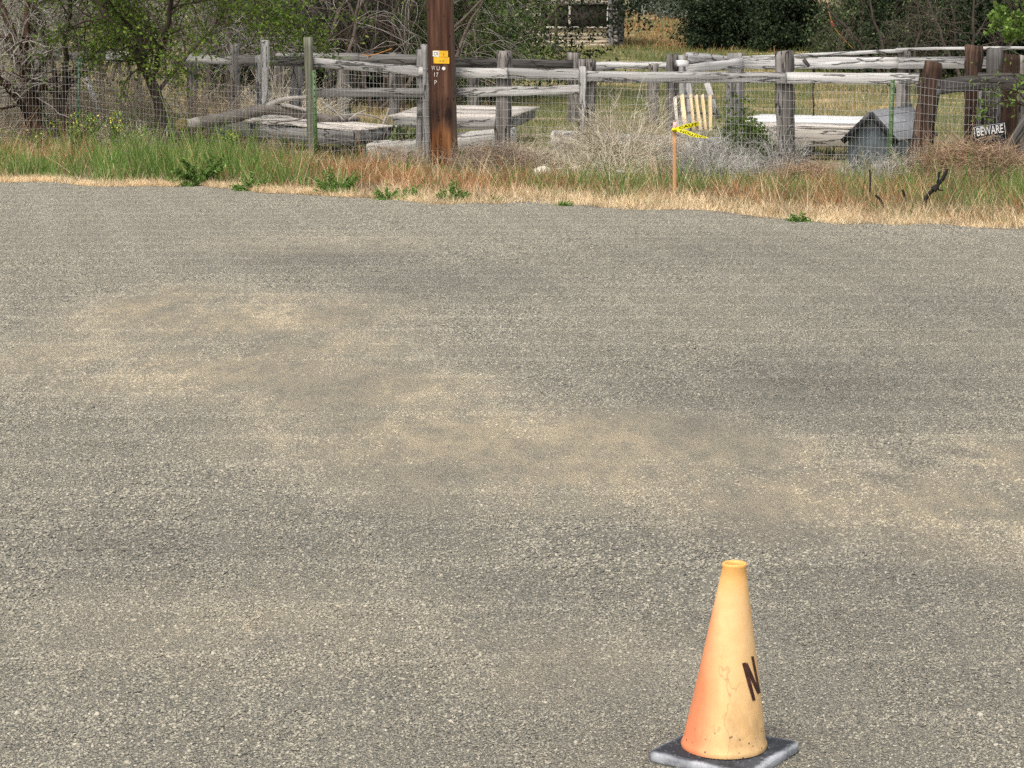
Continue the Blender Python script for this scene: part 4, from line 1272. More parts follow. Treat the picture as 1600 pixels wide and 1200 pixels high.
for sgn in (0, 1):
    y0, y1 = (YC - 0.2, YC + 2.5) if sgn == 0 else (YC + 5.5, YC + 2.5)
    e = [(xL - .4, y0, rz - .1), (xR + .9, y0, rz - .1), (xR + .9, y1, rz + 1.5), (xL - .4, y1, rz + 1.5)]
    ac.hexa([np.array(q) for q in e] + [np.array(q) + np.array((0, 0, .08)) for q in e])
V, Fq = ac.out(); part("roof", V, Fq, M_GREY, cb)

# ------------------------------------------------------------------ plants: growth helpers
def grow(PB, RB, M, ang, length, droop, wander, K, rf, t0=0.25, up=0.0, taper=0.35, lenvar=0.4):
    """M children from every parent polyline PB (N,Kp,3) with radii RB (N,Kp)"""
    N, Kp, _ = PB.shape
    idx = np.repeat(np.arange(N), M)
    n = len(idx)
    t_ = t0 + (1 - t0) * RNG.random(n)
    k = t_ * (Kp - 1); i0 = np.minimum(k.astype(int), Kp - 2); f_ = (k - i0)[:, None]
    base = PB[idx, i0] * (1 - f_) + PB[idx, i0 + 1] * f_
    T = nrm(PB[idx, i0 + 1] - PB[idx, i0])
    rb = RB[idx, i0] * (1 - f_[:, 0]) + RB[idx, i0 + 1] * f_[:, 0]
    perp = rand_dir(n); perp = nrm(perp - T * np.sum(perp * T, 1, keepdims=True))
    a = RNG.uniform(ang[0], ang[1], n)[:, None]
    D = nrm(np.cos(a) * T + np.sin(a) * perp + np.array((0, 0, up)))
    L = length * (1 + RNG.uniform(-lenvar, lenvar, n)) * (1.15 - 0.5 * t_)
    out = np.zeros((n, K, 3)); out[:, 0] = base
    for j in range(1, K):
        D = nrm(D + RNG.normal(0, wander, (n, 3)) + np.array((0, 0, -droop)))
        out[:, j] = out[:, j - 1] + D * (L / (K - 1))[:, None]
    r0 = np.minimum(rb * rf, rb)
    R = r0[:, None] * np.linspace(1, taper, K)[None]
    return out, R

def leaf_cards(PB, n, size, spread=0.05, droop=0.3, tmin=0.2, asp=0.5):
    N, K, _ = PB.shape
    i = RNG.integers(0, N, n); t_ = tmin + (1 - tmin) * RNG.random(n)
    k = t_ * (K - 1); i0 = np.minimum(k.astype(int), K - 2); f_ = (k - i0)[:, None]
    c = PB[i, i0] * (1 - f_) + PB[i, i0 + 1] * f_ + RNG.normal(0, spread, (n, 3))
    a = nrm(rand_dir(n) + np.array((0, 0, -droop)))
    b = nrm(np.cross(a, rand_dir(n)))
    s_ = size * RNG.uniform(0.6, 1.4, n)[:, None]
    return ribbon_quads(c, a * s_ * 0.5, b * s_ * asp * 0.5)

def clean_below(PB, RB, zmin_off=0.05):
    zg = Z(PB[..., 0], PB[..., 1])
    keep = (PB[..., 2] > zg - 0.02).all(axis=1)
    return PB[keep], RB[keep]

def tree(name, label, stems, radii, levels, bark, leaves=None, group=None, cat="tree", sides=(9, 6, 4, 3, 3), bark_parts=True, leaf_levels=1, twig_mat=None):
    """stems: list of world polylines; levels: list of grow() kwargs; leaves: (mat, count, size, spread)"""
    reseed(label)
    K0 = 14
    PB = np.array([resample(s_, K0) for s_ in stems])
    PB[:, 1:] += RNG.normal(0, 0.015, PB[:, 1:].shape)
    RB = np.array([np.linspace(r0, r1, K0) for r0, r1 in radii])
    root = thing(name, label, cat, stems[0][0], group)
    lv = [(PB, RB)]
    for kw in levels:
        kw = dict(kw); every = kw.pop("all", False)
        src = lv[-1]
        p_, r_ = grow(src[0], src[1], **kw)
        if not every: p_, r_ = clean_below(p_, r_)
        lv.append((p_, r_))
    ac, tw = Acc(), Acc()
    for q, (p_, r_) in enumerate(lv):
        V, Q = tubes(p_, np.maximum(r_, 0.0016), sides[min(q, len(sides) - 1)])
        (ac if (q < 2 or twig_mat is None) else tw).add(V, Q)
    V, Fq = ac.out(); part("trunk", V, Fq, bark, root, True)
    if tw.n:
        V, Fq = tw.out(); part("crown", V, Fq, twig_mat, root)
    if leaves:
        la = Acc()
        mat_, n_, sz, spr = leaves
        for q in range(leaf_levels):
            V, Q = leaf_cards(lv[-1 - q][0], n_ // leaf_levels, sz, spr); la.add(V, Q)
        V, Fq = la.out()
        o = part("leaves" if tw.n else "crown", V, Fq, mat_, root)
    return root

def up_stem(x, y, h, lean=(0, 0), n=4, wob=0.12):
    b = np.array((x, y, float(Z(x, y)) - 0.05))
    return [b + np.array((lean[0] * k / n + RNG.normal(0, wob) * (k > 0) * h / 5, lean[1] * k / n + RNG.normal(0, wob) * (k > 0) * h / 5, h * k / n)) for k in range(n + 1)]

def px_stem(lst, Y, grounded=True):
    pts = [P(a, b, Y + (c if len(r) else 0)) for a, b, *r in lst for c in (r or [0])]
    if grounded:
        g = pts[0].copy(); g[2] = Z(g[0], g[1]) - 0.06; pts = [g] + pts
    return pts

LV = lambda **k: k
# main elm by the fence
YE = fenceY(255) + 0.45
tree("elm_tree", "leafy green elm with dark leaning trunk behind the wire fence", [
    px_stem([(262, 216), (254, 190), (243, 150), (236, 115), (226, 90), (200, 66), (178, 46), (160, 20), (140, -20), (110, -80)], YE),
    px_stem([(238, 118), (250, 80, -.3), (262, 40, -.5), (270, -10, -.6), (275, -90, -.4)], YE, False),
    px_stem([(228, 92), (215, 50, .4), (205, 20, .6), (180, -30, .7), (170, -110, .8)], YE, False),
    px_stem([(244, 150), (270, 110, .5), (310, 70, .9), (350, 20, 1.1), (390, -60, 1.2)], YE, False)],
    [(.092, .038), (.044, .02), (.044, .018), (.03, .012)],
    [LV(M=9, ang=(.5, 1.2), length=1.35, droop=.05, wander=.16, K=8, rf=.5, t0=.3), LV(M=8, ang=(.4, 1.1), length=.75, droop=.10, wander=.2, K=7, rf=.55, t0=.15), LV(M=6, ang=(.3, 1.0), length=.38, droop=.12, wander=.22, K=5, rf=.6, t0=.15)],
    M_BARK, (M_ELMLEAF, 21000, .055, .06), leaf_levels=2)
# left reddish multi-stem
YL = fenceY(50) + 0.5
tree("multi_stem_tree", "dark reddish multi-stemmed tree with dead twigs at far left", [
    px_stem([(58, 192), (44, 150), (40, 110), (32, 78), (18, 45), (2, 15), (-20, -40)], YL), px_stem([(50, 192), (26, 150, -.3), (8, 128, -.4), (-20, 100, -.5), (-60, 50, -.5)], YL),
    px_stem([(60, 190), (46, 160, .2), (30, 142, .3), (2, 128, .3), (-40, 118, .3)], YL), px_stem([(56, 192), (36, 120, -.1), (36, 80, -.1), (44, 40), (40, -30)], YL),
    px_stem([(62, 190), (52, 120, .3), (48, 60, .4), (60, 0, .4), (70, -60, .4)], YL)],
    [(.11, .035), (.06, .02), (.05, .018), (.09, .03), (.06, .02)],
    [LV(M=7, ang=(.4, 1.2), length=1.2, droop=.02, wander=.2, K=8, rf=.45, t0=.2), LV(M=7, ang=(.3, 1.2), length=.7, droop=.06, wander=.25, K=6, rf=.55, t0=.1), LV(M=3, ang=(.3, 1.2), length=.35, droop=.08, wander=.3, K=4, rf=.6)],
    M_REDBARK, (M_ELMLEAF, 900, .045, .05), twig_mat=M_TWIG)
YM = fenceY(100) + 0.7
tree("thin_stemmed_tree", "thin dark twin-stemmed tree beside the green steel post", [
    px_stem([(90, 196), (88, 150), (86, 110), (72, 70), (62, 35), (50, -30)], YM), px_stem([(98, 198), (100, 150), (104, 112), (98, 85), (106, 40), (110, -40)], YM),
    px_stem([(101, 150), (112, 130, .1), (130, 118, .2), (150, 98, .3), (175, 60, .4)], YM, False)], [(.05, .018), (.06, .02), (.025, .01)],
    [LV(M=8, ang=(.4, 1.2), length=.9, droop=.02, wander=.2, K=7, rf=.45, t0=.25), LV(M=7, ang=(.3, 1.2), length=.55, droop=.05, wander=.25, K=6, rf=.55, t0=.1), LV(M=3, ang=(.3, 1.2), length=.3, droop=.08, wander=.3, K=4, rf=.6)],
    M_BARK, (M_ELMLEAF, 1300, .05, .06), twig_mat=M_TWIG)

def bush(px, Y, w, h, label, mat_, n, size, name="shrub", twig=M_TWIGDK, cat="shrub", core=0.35, lift=0.0, nst=9, depth=None, group=None):
    """multi-stemmed shrub whose leaves fill an uneven dome in clumps"""
    reseed(label)
    x = P(px, 60, Y)[0]; zb = float(Z(x, Y))
    b = np.array((x, Y, zb))
    dep = w * .8 if depth is None else depth
    root = thing(name, label, cat, b, group)
    ncl = 90
    d_ = rand_dir(ncl); d_[:, 2] = np.abs(d_[:, 2])
    rr_ = RNG.uniform(core, 1.0, ncl) ** .6
    lump = 1 + .25 * np.sin(d_[:, 0] * 5 + px) + .2 * np.sin(d_[:, 1] * 7 + px * .3)
    cl = b + d_ * (rr_ * lump)[:, None] * np.array((w / 2, dep / 2, h)) + np.array((0, 0, lift))
    # stems to the clumps
    K = 7
    tt = np.linspace(0, 1, K)[None, :, None]
    st0 = b + np.concatenate([RNG.normal(0, w * .06, (ncl, 2)), np.full((ncl, 1), -.03)], 1)
    mid = st0 * .5 + cl * .5 + np.array((0, 0, h * .15)) + RNG.normal(0, .05 * w, (ncl, 3))
    PB = (1 - tt) ** 2 * st0[:, None] + 2 * tt * (1 - tt) * mid[:, None] + tt ** 2 * cl[:, None]
    RB = np.linspace(.022, .006, K)[None] * np.ones((ncl, 1)) * max(.5, w / 3)
    p2, r2 = grow(PB, RB, 8, (.3, 1.2), .16 * w, .03, .22, 5, .6, t0=.45)
    p2, r2 = clean_below(p2, r2)
    ac = Acc(); V, Q = tubes(PB, RB, 5); ac.add(V, Q); V, Q = tubes(p2, r2, 3); ac.add(V, Q); V, Fq = ac.out()
    part("stems", V, Fq, twig, root, True)
    la = Acc()
    V, Q = leaf_cards(p2, n * 2 // 3, size, .05 * w / 2, .15); la.add(V, Q)
    ci = RNG.integers(0, ncl, n // 3)
    c = cl[ci] + RNG.normal(0, .085 * w, (n // 3, 3)) * np.array((1, 1, .8))
    c[:, 2] = np.maximum(c[:, 2], Z(c[:, 0], c[:, 1]) + .02)
    a = nrm(rand_dir(n // 3)); bb = nrm(np.cross(a, rand_dir(n // 3))); s_ = size * RNG.uniform(.6, 1.4, n // 3)[:, None]
    V, Q = ribbon_quads(c, a * s_ * .5, bb * s_ * .28); la.add(V, Q)
    V, Fq = la.out(); part("foliage", V, Fq, mat_, root)
    return root

# grey bare thicket trees behind, left
def thicket(px, Y, h, label, name="bare_thicket_tree", bark=M_TWIGBR, twig=M_TWIG, leaves=None, m=(9, 9, 6), droop=.12, L=(1.7, 1.0, .55), nst=4, spread=1.2, wob=.14, group=None, cat="tree", t0=.25):
    reseed(label)
    x = P(px, 100, Y)[0]
    stems = [up_stem(x + RNG.normal(0, .25), Y + RNG.normal(0, .25), h * RNG.uniform(.8, 1.1), (RNG.normal(0, spread), RNG.normal(0, spread * .6)), 5, wob) for _ in range(nst)]
    return tree(name, label, stems, [(.05, .015)] * nst, [
        LV(M=m[0], ang=(.4, 1.3), length=L[0], droop=droop * .5, wander=.17, K=9, rf=.42, t0=t0), LV(M=m[1], ang=(.3, 1.1), length=L[1], droop=droop, wander=.2, K=8, rf=.5, t0=.1),
        LV(M=m[2], ang=(.3, 1.0), length=L[2], droop=droop * 1.3, wander=.22, K=5, rf=.65, t0=.1)], bark, leaves, group=group, cat=cat, twig_mat=twig)
thicket(-10, 37, 3.6, "grey bare twiggy tree at the left edge behind the reddish stems", leaves=(M_MIDLEAF, 1500, .06, .1))
thicket(110, 38, 3.6, "grey bare twiggy tree behind the thin twin-stemmed tree", leaves=(M_ELMLEAF, 1500, .06, .1))
thicket(215, 40, 3.8, "brown bare twiggy tree behind the leafy elm", twig=M_TWIGBR, leaves=(M_MIDLEAF, 1500, .06, .1))
thicket(330, 41, 3.8, "twiggy tree with thin green leaves right of the leafy elm", leaves=(M_MIDLEAF, 6000, .06, .1))
thicket(30, 50, 4.2, "far grey bare tree seen through the left stems")
thicket(160, 52, 4.2, "far grey bare tree seen left of the elm branches")
thicket(280, 54, 4.2, "far bare tree seen behind the elm crown", twig=M_TWIGBR)
# dark drooping thicket in the middle
ARC = dict(m=(5, 4, 1), L=(2.1, 1.6, .5), droop=.27, spread=1.3, wob=.16, nst=3)
MESSY = dict(m=(9, 8, 4), L=(1.7, 1.0, .5), droop=.2, spread=1.2, bark=M_TWIGDK, twig=M_TWIGDK, nst=4)
thicket(425, 43, 3.0, "drooping bare grey shrub tree above the tall round post", **{**ARC, "m": (8, 6, 2)}, leaves=(M_DKLEAF, 1200, .06, .12))
thicket(505, 43.5, 2.8, "drooping bare tree with long arching pale twigs above the rails", **ARC)
thicket(585, 44, 3.0, "drooping brown twiggy tree left of the utility pole", **ARC, twig=M_TWIGBR)
thicket(655, 44.5, 3.0, "arching bare tree partly behind the utility pole", **ARC, leaves=(M_MIDLEAF, 900, .06, .1))
thicket(440, 46, 3.2, "dark tangled dead tree behind the tall round post", **MESSY)
thicket(530, 46, 3.2, "dark tangled dead tree behind the arching pale twigs", **MESSY)
thicket(620, 46.5, 3.2, "dark tangled dead tree left of and behind the utility pole", **MESSY)
for px, lb in ((400, "dense dark evergreen mass behind the tall round post"), (490, "dense dark evergreen mass behind the arching pale twigs"), (580, "dense dark evergreen mass behind the drooping brown twigs"), (665, "dense dark evergreen mass behind the utility pole")):
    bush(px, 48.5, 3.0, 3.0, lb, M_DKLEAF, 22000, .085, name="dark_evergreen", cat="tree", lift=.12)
# leafy tree right of the pole
thicket(748, 47, 3.2, "green leafy tree right of the utility pole", name="leafy_tree", leaves=(M_MIDLEAF, 18000, .075, .14), m=(10, 8, 5), droop=.16, t0=.08, spread=.7, L=(1.4, .9, .5))
thicket(728, 50, 3.6, "dark leafy tree directly behind the utility pole", name="leafy_tree", twig=M_TWIGDK, leaves=(M_DKLEAF, 24000, .09, .2), m=(10, 8, 4), droop=.1, t0=.05)
thicket(885, 70, 3.9, "sparse twiggy sapling hanging over the cabin window", name="sapling", leaves=(M_MIDLEAF, 260, .10, .14), m=(6, 4, 3), droop=.16, t0=.5, nst=1, spread=.3)

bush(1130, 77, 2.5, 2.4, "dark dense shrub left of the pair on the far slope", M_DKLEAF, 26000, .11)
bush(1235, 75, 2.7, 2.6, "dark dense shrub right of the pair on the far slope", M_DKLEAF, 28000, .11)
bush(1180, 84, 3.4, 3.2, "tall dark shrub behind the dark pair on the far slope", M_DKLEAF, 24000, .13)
bush(1020, 104, 2.4, 1.5, "grey-green sagebrush beside the log cabin corner", M_SAGE, 9000, .12, name="sagebrush", twig=M_TWIG)
bush(1058, 99, 2.0, 1.5, "grey-green sagebrush left of the dark shrubs", M_SAGE, 9000, .12, name="sagebrush", twig=M_TWIG)
bush(1000, 116, 3.4, 2.3, "large grey sagebrush high on the slope behind the cabin", M_SAGE, 9000, .14, name="sagebrush", twig=M_TWIG)
bush(1085, 112, 3.2, 2.2, "large grey sagebrush high on the slope above the grass", M_SAGE, 9000, .14, name="sagebrush", twig=M_TWIG)
bush(1340, 62, 2.6, 2.6, "feathery olive green shrub behind the orange float cord", M_FEATHER, 26000, .10, twig=M_TWIGBR)
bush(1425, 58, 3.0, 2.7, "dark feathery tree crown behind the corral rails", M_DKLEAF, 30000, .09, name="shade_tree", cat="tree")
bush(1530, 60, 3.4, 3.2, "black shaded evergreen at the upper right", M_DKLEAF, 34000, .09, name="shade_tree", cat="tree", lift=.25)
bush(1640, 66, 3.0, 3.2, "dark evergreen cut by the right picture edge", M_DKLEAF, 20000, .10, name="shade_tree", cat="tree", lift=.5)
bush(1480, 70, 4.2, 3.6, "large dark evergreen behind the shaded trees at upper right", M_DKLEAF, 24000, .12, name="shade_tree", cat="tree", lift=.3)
thicket(1420, 52, 2.9, "drooping dead brown twigs hanging in front of the dark feathery tree", twig=M_TWIGBR, bark=M_TWIGDK, m=(8, 8, 4), droop=.3, L=(1.3, .8, .45), nst=3, spread=.9, leaves=(M_FEATHER, 2500, .06, .1))
thicket(1500, 53, 3.0, "drooping dead grey twigs in front of the black evergreen", twig=M_TWIGBR, bark=M_TWIGDK, m=(8, 7, 4), droop=.28, L=(1.4, .8, .4), nst=3, spread=1.1)

# bright leafy boughs at the right edge
def bough(label, stems, Y, n, size, mat_=M_LIME, grounded=False):
    return tree("leafy_bough_tree", label, [px_stem(s_, Y, g_) for s_, g_ in stems], [(.016, .006)] * len(stems),
        [LV(M=8, ang=(.4, 1.1), length=.45, droop=.05, wander=.15, K=6, rf=.5, t0=.25, all=True), LV(M=5, ang=(.3, 1.0), length=.22, droop=.06, wander=.2, K=5, rf=.6, all=True)], M_BARK, (mat_, n, size, .03))
bough("bright green leafy young tree reaching in at the upper right corner", [([(1700, 150), (1680, 60), (1640, 10), (1590, -10)], True), ([(1690, 60, .1), (1640, 40, 0), (1600, 30, -.1), (1575, 22, -.2)], False), ([(1690, 40, .1), (1650, 0, 0), (1610, -30, 0), (1570, -40, 0)], False)], 33, 2600, .07)
bough("pale green sapling sprigs at the right edge before the dark boards", [([(1640, 230), (1620, 180), (1600, 150), (1560, 130)], True), ([(1625, 190, 0), (1600, 165, -.1), (1570, 155, -.2), (1540, 170, -.2)], False), ([(1640, 170, 0), (1610, 140, 0), (1590, 125, 0), (1575, 140, 0)], False)], fenceY(1590) - .2, 200, .05)

# ------------------------------------------------------------------ dead brush and tumbleweeds
def brush(name, label, px, py_base, Y, w, h, n, mat_, style, length=.6, r=.0028, K=7, wander=.25, depth=None, cat="dead bush", side=0.0, r2=0, clump=8):
    reseed(label)
    x = P(px, 200, Y)[0]; zb = float(Z(x, Y)) if py_base is None else P(px, py_base, Y)[2]
    b = np.array((x, Y, zb))
    dep = w * .7 if depth is None else depth
    if style == "radial":
        st0 = b + RNG.normal(0, 1, (n // 10, 3)) * np.array((w * .05, dep * .05, 0))
        m_ = len(st0)
        D = nrm(np.stack([RNG.normal(side, .75, m_) * w, RNG.normal(0, .6, m_) * dep, np.abs(RNG.normal(.8, .35, m_)) * h], 1))
        L = (w * .5 + h) * .55 * RNG.uniform(.6, 1.1, m_)
        PB = np.zeros((m_, K, 3)); PB[:, 0] = st0
        for j in range(1, K):
            D = nrm(D + RNG.normal(0, wander * .5, (m_, 3)) + np.array((0, 0, -.03)))
            PB[:, j] = PB[:, j - 1] + D * (L / (K - 1))[:, None]
        RB = np.linspace(r * 2.2, r, K)[None] * np.ones((m_, 1))
        p2, q2 = grow(PB, RB, 5, (.3, 1.0), length, .02, wander, K, .75, t0=.2, taper=.5)
        p3, q3 = grow(p2, q2, 3, (.3, 1.1), length * .5, .0, wander, 5, .8, t0=.2, taper=.5)
        ac = Acc()
        for p_, q_, s_ in ((PB, RB, 4), (p2, q2, 3), (p3, np.maximum(q3, r * .45), 3)):
            p_ = p_.copy(); p_[..., 2] = np.maximum(p_[..., 2], Z(p_[..., 0], p_[..., 1]) + .01)
            V, Q = tubes(p_, q_, s_); ac.add(V, Q)
    else:   # tangle: arcs wrapped over a mound, mostly lying along one direction
        u_ = rand_dir(n); u_[:, 2] = np.abs(u_[:, 2])
        rr_ = RNG.uniform(.45, 1, n)[:, None]
        st0 = b + u_ * rr_ * np.array((w / 2, dep / 2, h))
        D = nrm(np.stack([RNG.normal(0, .5, n) + np.where(RNG.random(n) < .5, 1, -1) * .9, RNG.normal(0, .4, n), RNG.normal(.1, .35, n)], 1))
        PB = np.zeros((n, K, 3)); PB[:, 0] = st0
        L = length * RNG.uniform(.5, 1.2, n)
        for j in range(1, K):
            cdir = nrm(b + np.array((0, 0, h * .3)) - PB[:, j - 1])
            D = nrm(D + RNG.normal(0, wander, (n, 3)) + cdir * .22)
            PB[:, j] = PB[:, j - 1] + D * (L / (K - 1))[:, None]
        PB[..., 2] = np.maximum(PB[..., 2], Z(PB[..., 0], PB[..., 1]) + .01)
        ac = Acc(); V, Q = tubes(PB, np.linspace(r, r * .5, K)[None] * np.ones((n, 1)), 3); ac.add(V, Q)
    V, Fq = ac.out()
    return single(name, V, Fq, mat_, b, label, cat)
brush("dead_bush", "tall pale dead bush in front of the pallet and bed", 985, None, 27.5, 1.6, 1.05, 1250, M_DEADPALE, "radial", .38, .0026)
brush("dead_bush", "second pale dead bush left of the tall pale one against the wire", 915, None, 27.9, 1.0, .6, 420, M_DEADPALE, "radial", .30, .0022)
brush("tumbleweed", "pale tan tumbleweed piled against the right side of the utility pole", 772, None, 26.4, .95, .38, 3000, M_DEADTAN, "tangle", .4, .0022)
brush("tumbleweed", "tan tumbleweed piled below the wire left of the utility pole", 618, None, 28.0, .8, .20, 1200, M_DEADTAN, "tangle", .4, .0022)
brush("tumbleweed", "pale tumbleweed low on the wire between pole and raised bed", 830, None, 27.2, .9, .30, 1500, M_DEADPALE, "tangle", .4, .0022)
brush("dead_bush", "flattened grey dead bush with low branches in front of the raised bed", 960, None, 25.6, 1.7, .32, 700, M_DEADPALE, "radial", .36, .0028)
brush("dead_bush", "silver grey dead bush right of the caution stake", 1110, None, 25.0, 1.1, .36, 1400, M_DEADGREY, "radial", .28, .0024, side=.15)
brush("dead_bush", "upright silver grey dead bush behind the caution tape", 1125, None, 27.2, .8, .62, 500, M_DEADGREY, "radial", .28, .0024)
brush("dead_bush", "spindly white dead bush below the split grey post", 1222, None, 26.6, .55, .72, 260, M_DEADGREY, "radial", .26, .0026)
brush("dead_bush", "low white dead bush right of the caution tape bushes", 1185, None, 26.6, .6, .34, 400, M_DEADGREY, "radial", .24, .0024)
brush("dead_bush", "bleached dead bush in front of the dog house", 1345, None, 25.3, .85, .24, 600, M_DEADGREY, "radial", .30, .0026, side=.3)
brush("tumbleweed", "large brown tumbleweed below the dog warning sign", 1520, None, 25.4, 1.0, .46, 8000, M_DEADBROWN, "tangle", .44, .0028, wander=.14)
brush("tumbleweed", "rusty brown dead weed clump left of the dog house brush", 1262, None, 24.2, .6, .26, 1200, M_DEADBROWN, "tangle", .35, .0022)
brush("dead_bush", "dry rusty weed mound behind the log stick left of the stake", 1020, None, 24.6, .5, .16, 500, M_DEADBROWN, "radial", .2, .002)
brush("dead_bush", "thin dead twigs at the left edge below the reddish tree", 30, None, 29.6, 1.0, .5, 400, M_DEADTAN, "radial", .35, .0024)
brush("dead_bush", "thin grey dead weeds between the green steel post and elm trunk", 200, None, 29.8, 1.3, .42, 700, M_DEADPALE, "radial", .3, .0022)
brush("dead_bush", "thin pale dead weeds below the wooden platform", 430, None, 29.1, 1.3, .26, 600, M_DEADTAN, "radial", .26, .0022)
brush("dead_bush", "matted grey dead weeds at the foot of the brown corner post", 1420, None, 25.6, .7, .3, 600, M_DEADPALE, "radial", .28, .0022)

for k, (px, Y, w, h, n_, lb) in enumerate([(15, 33.5, 2.0, 1.35, 1300, "dry grey brush behind the wire at the left edge"), (120, 34.0, 2.2, 1.45, 1500, "dry grey brush behind the green steel post"),
        (215, 33.2, 1.8, 1.25, 1300, "dry grey brush between the white leaning board and the elm trunk"), (320, 33.0, 1.6, 1.1, 1000, "dry grey brush behind the fallen log's butt end"), (440, 36.5, 1.8, .9, 900, "dry grey brush behind the tall round post")]):
    brush("dead_bush", lb, px, None, Y, w, h, n_, M_DEADTAN if k % 2 else M_DEADPALE, "radial", .5, .0032)
# green bushes behind the wire
bush(1165, 28.0, .85, .82, "green bush behind the caution tape and dead brush", M_ELMLEAF, 5200, .05, twig=M_TWIGBR)
bush(640, 31.0, .55, .36, "green leafy bush between the platform and utility pole", M_MIDLEAF, 2600, .05, twig=M_TWIGBR)
bush(1108, 28.1, .5, .42, "low grey-green bush below the pallet", M_SAGE, 1800, .045, twig=M_TWIG)

# ------------------------------------------------------------------ grass
def gcol(px, d, table, pxs_, ds_):
    T_ = np.array(table, float)
    i = np.clip(np.interp(px, pxs_, np.arange(len(pxs_))), 0, len(pxs_) - 1.001); j = np.clip(np.interp(d, ds_, np.arange(len(ds_))), 0, len(ds_) - 1.001)
    i0, j0 = i.astype(int), j.astype(int); fi, fj = i - i0, j - j0
    return (T_[j0, i0] * (1 - fi) + T_[j0, i0 + 1] * fi) * (1 - fj) + (T_[j0 + 1, i0] * (1 - fi) + T_[j0 + 1, i0 + 1] * fi) * fj

def blades(x, y, L, w, lean, K=4, curl=.5, z=None, az=None):
    n = len(x)
    b = np.stack([x, y, Z(x, y) if z is None else z], 1)
    az = RNG.uniform(0, 6.283, n) if az is None else az
    hd = np.stack([np.cos(az), np.sin(az), np.zeros(n)], 1)
    tl = np.abs(RNG.normal(0, 1, n)) * lean
    D = nrm(np.stack([hd[:, 0] * np.sin(tl), hd[:, 1] * np.sin(tl), np.cos(tl)], 1))
    sa = RNG.uniform(0, 6.283, n)
    sd_ = np.stack([np.cos(sa), np.sin(sa) * .6, np.zeros(n)], 1)
    pts_ = np.zeros((n, K, 3)); pts_[:, 0] = b
    for k in range(1, K):
        D = nrm(D + hd * (curl * RNG.uniform(.2, 1, n) / K)[:, None] + np.array((0, 0, -curl * .25 / K)))
        pts_[:, k] = pts_[:, k - 1] + D * (L / (K - 1))[:, None]
    ww = w[:, None] * np.linspace(1, .15, K)[None] * .5
    A = pts_ - sd_[:, None] * ww[..., None]; B = pts_ + sd_[:, None] * ww[..., None]
    V = np.stack([A, B], 2).reshape(-1, 3)
    n_i = np.arange(n)[:, None] * K * 2; k_ = np.arange(K - 1)[None] * 2
    o_ = n_i + k_
    Q = np.stack([o_, o_ + 1, o_ + 3, o_ + 2], -1).reshape(-1, 4)
    return V, Q

PXS = [-100, 0, 150, 300, 430, 560, 700, 830, 960, 1090, 1220, 1350, 1480, 1700]
DS = [0, .6, 1.4, 2.6, 4.0, 5.5, 7.5, 10]
#            -100  0   150  300  430  560  700  830  960 1090 1220 1350 1480 1700
T_GREEN = [[.05, .05, .10, .20, .12, .15, .08, .04, .04, .03, .06, .05, .15, .2],
           [.55, .70, .80, .90, .50, .35, .12, .06, .15, .08, .12, .12, .25, .4],
           [.80, .85, .90, 1.0, .70, .35, .08, .06, .45, .12, .12, .15, .30, .4],
           [.45, .50, .75, .95, .45, .08, .05, .10, .60, .35, .15, .20, .35, .5],
           [.05, .05, .35, .60, .15, .04, .08, .35, .40, .40, .30, .30, .40, .5],
           [.08, .08, .25, .35, .15, .15, .20, .40, .25, .35, .45, .35, .35, .5],
           [.30, .30, .40, .40, .30, .35, .35, .35, .20, .35, .50, .45, .40, .5],
           [.40, .40, .40, .45, .35, .40, .60, .60, .40, .40, .50, .50, .50, .5]]
T_RUST = [[.30, .30, .20, .10, .15, .15, .25, .25, .25, .30, .40, .35, .30, .3],
          [.20, .15, .08, .0, .15, .25, .50, .70, .55, .60, .60, .50, .30, .25],
          [.10, .05, .0, .0, .15, .45, .85, .95, .40, .80, .85, .70, .30, .25],
          [.40, .35, .10, .0, .40, .95, .95, .70, .15, .50, .90, .75, .25, .2],
          [1.0, 1.0, .55, .25, .70, .95, .65, .25, .20, .30, .60, .50, .40, .3],
          [.95, .95, .70, .50, .70, .45, .30, .15, .25, .20, .30, .35, .45, .3],
          [.50, .50, .50, .45, .40, .30, .20, .12, .15, .20, .25, .25, .35, .3],
          [.20, .20, .20, .20, .20, .20, .12, .12, .12, .15, .15, .15, .20, .2]]
def verge_points(n, dmax=10.5):
    x = RNG.uniform(-8.6, 7.2, n); d_ = RNG.uniform(0, dmax, n)
    y = 19.45 - .6 * x + d_
    px = x / y * F * .995 + 800
    return x, y, px, y - road_edge(x)
noise_k = RNG.uniform(0, 6.28, 12)
def patchy(x, y):
    return (np.sin(x * 2.3 + noise_k[0]) * np.sin(y * 2.1 + noise_k[1]) + np.sin(x * 5.1 + y * 3.3 + noise_k[2]) * .7 + np.sin(x * 3.7 - y * 4.9 + noise_k[3]) * .7) / 2.4
def patchy2(x, y):
    return (np.sin(x * 1.9 + noise_k[4]) * np.sin(y * 2.6 + noise_k[5]) + np.sin(x * 4.3 - y * 3.9 + noise_k[6]) * .7 + np.sin(x * 6.7 + y * 2.9 + noise_k[7]) * .6) / 2.3
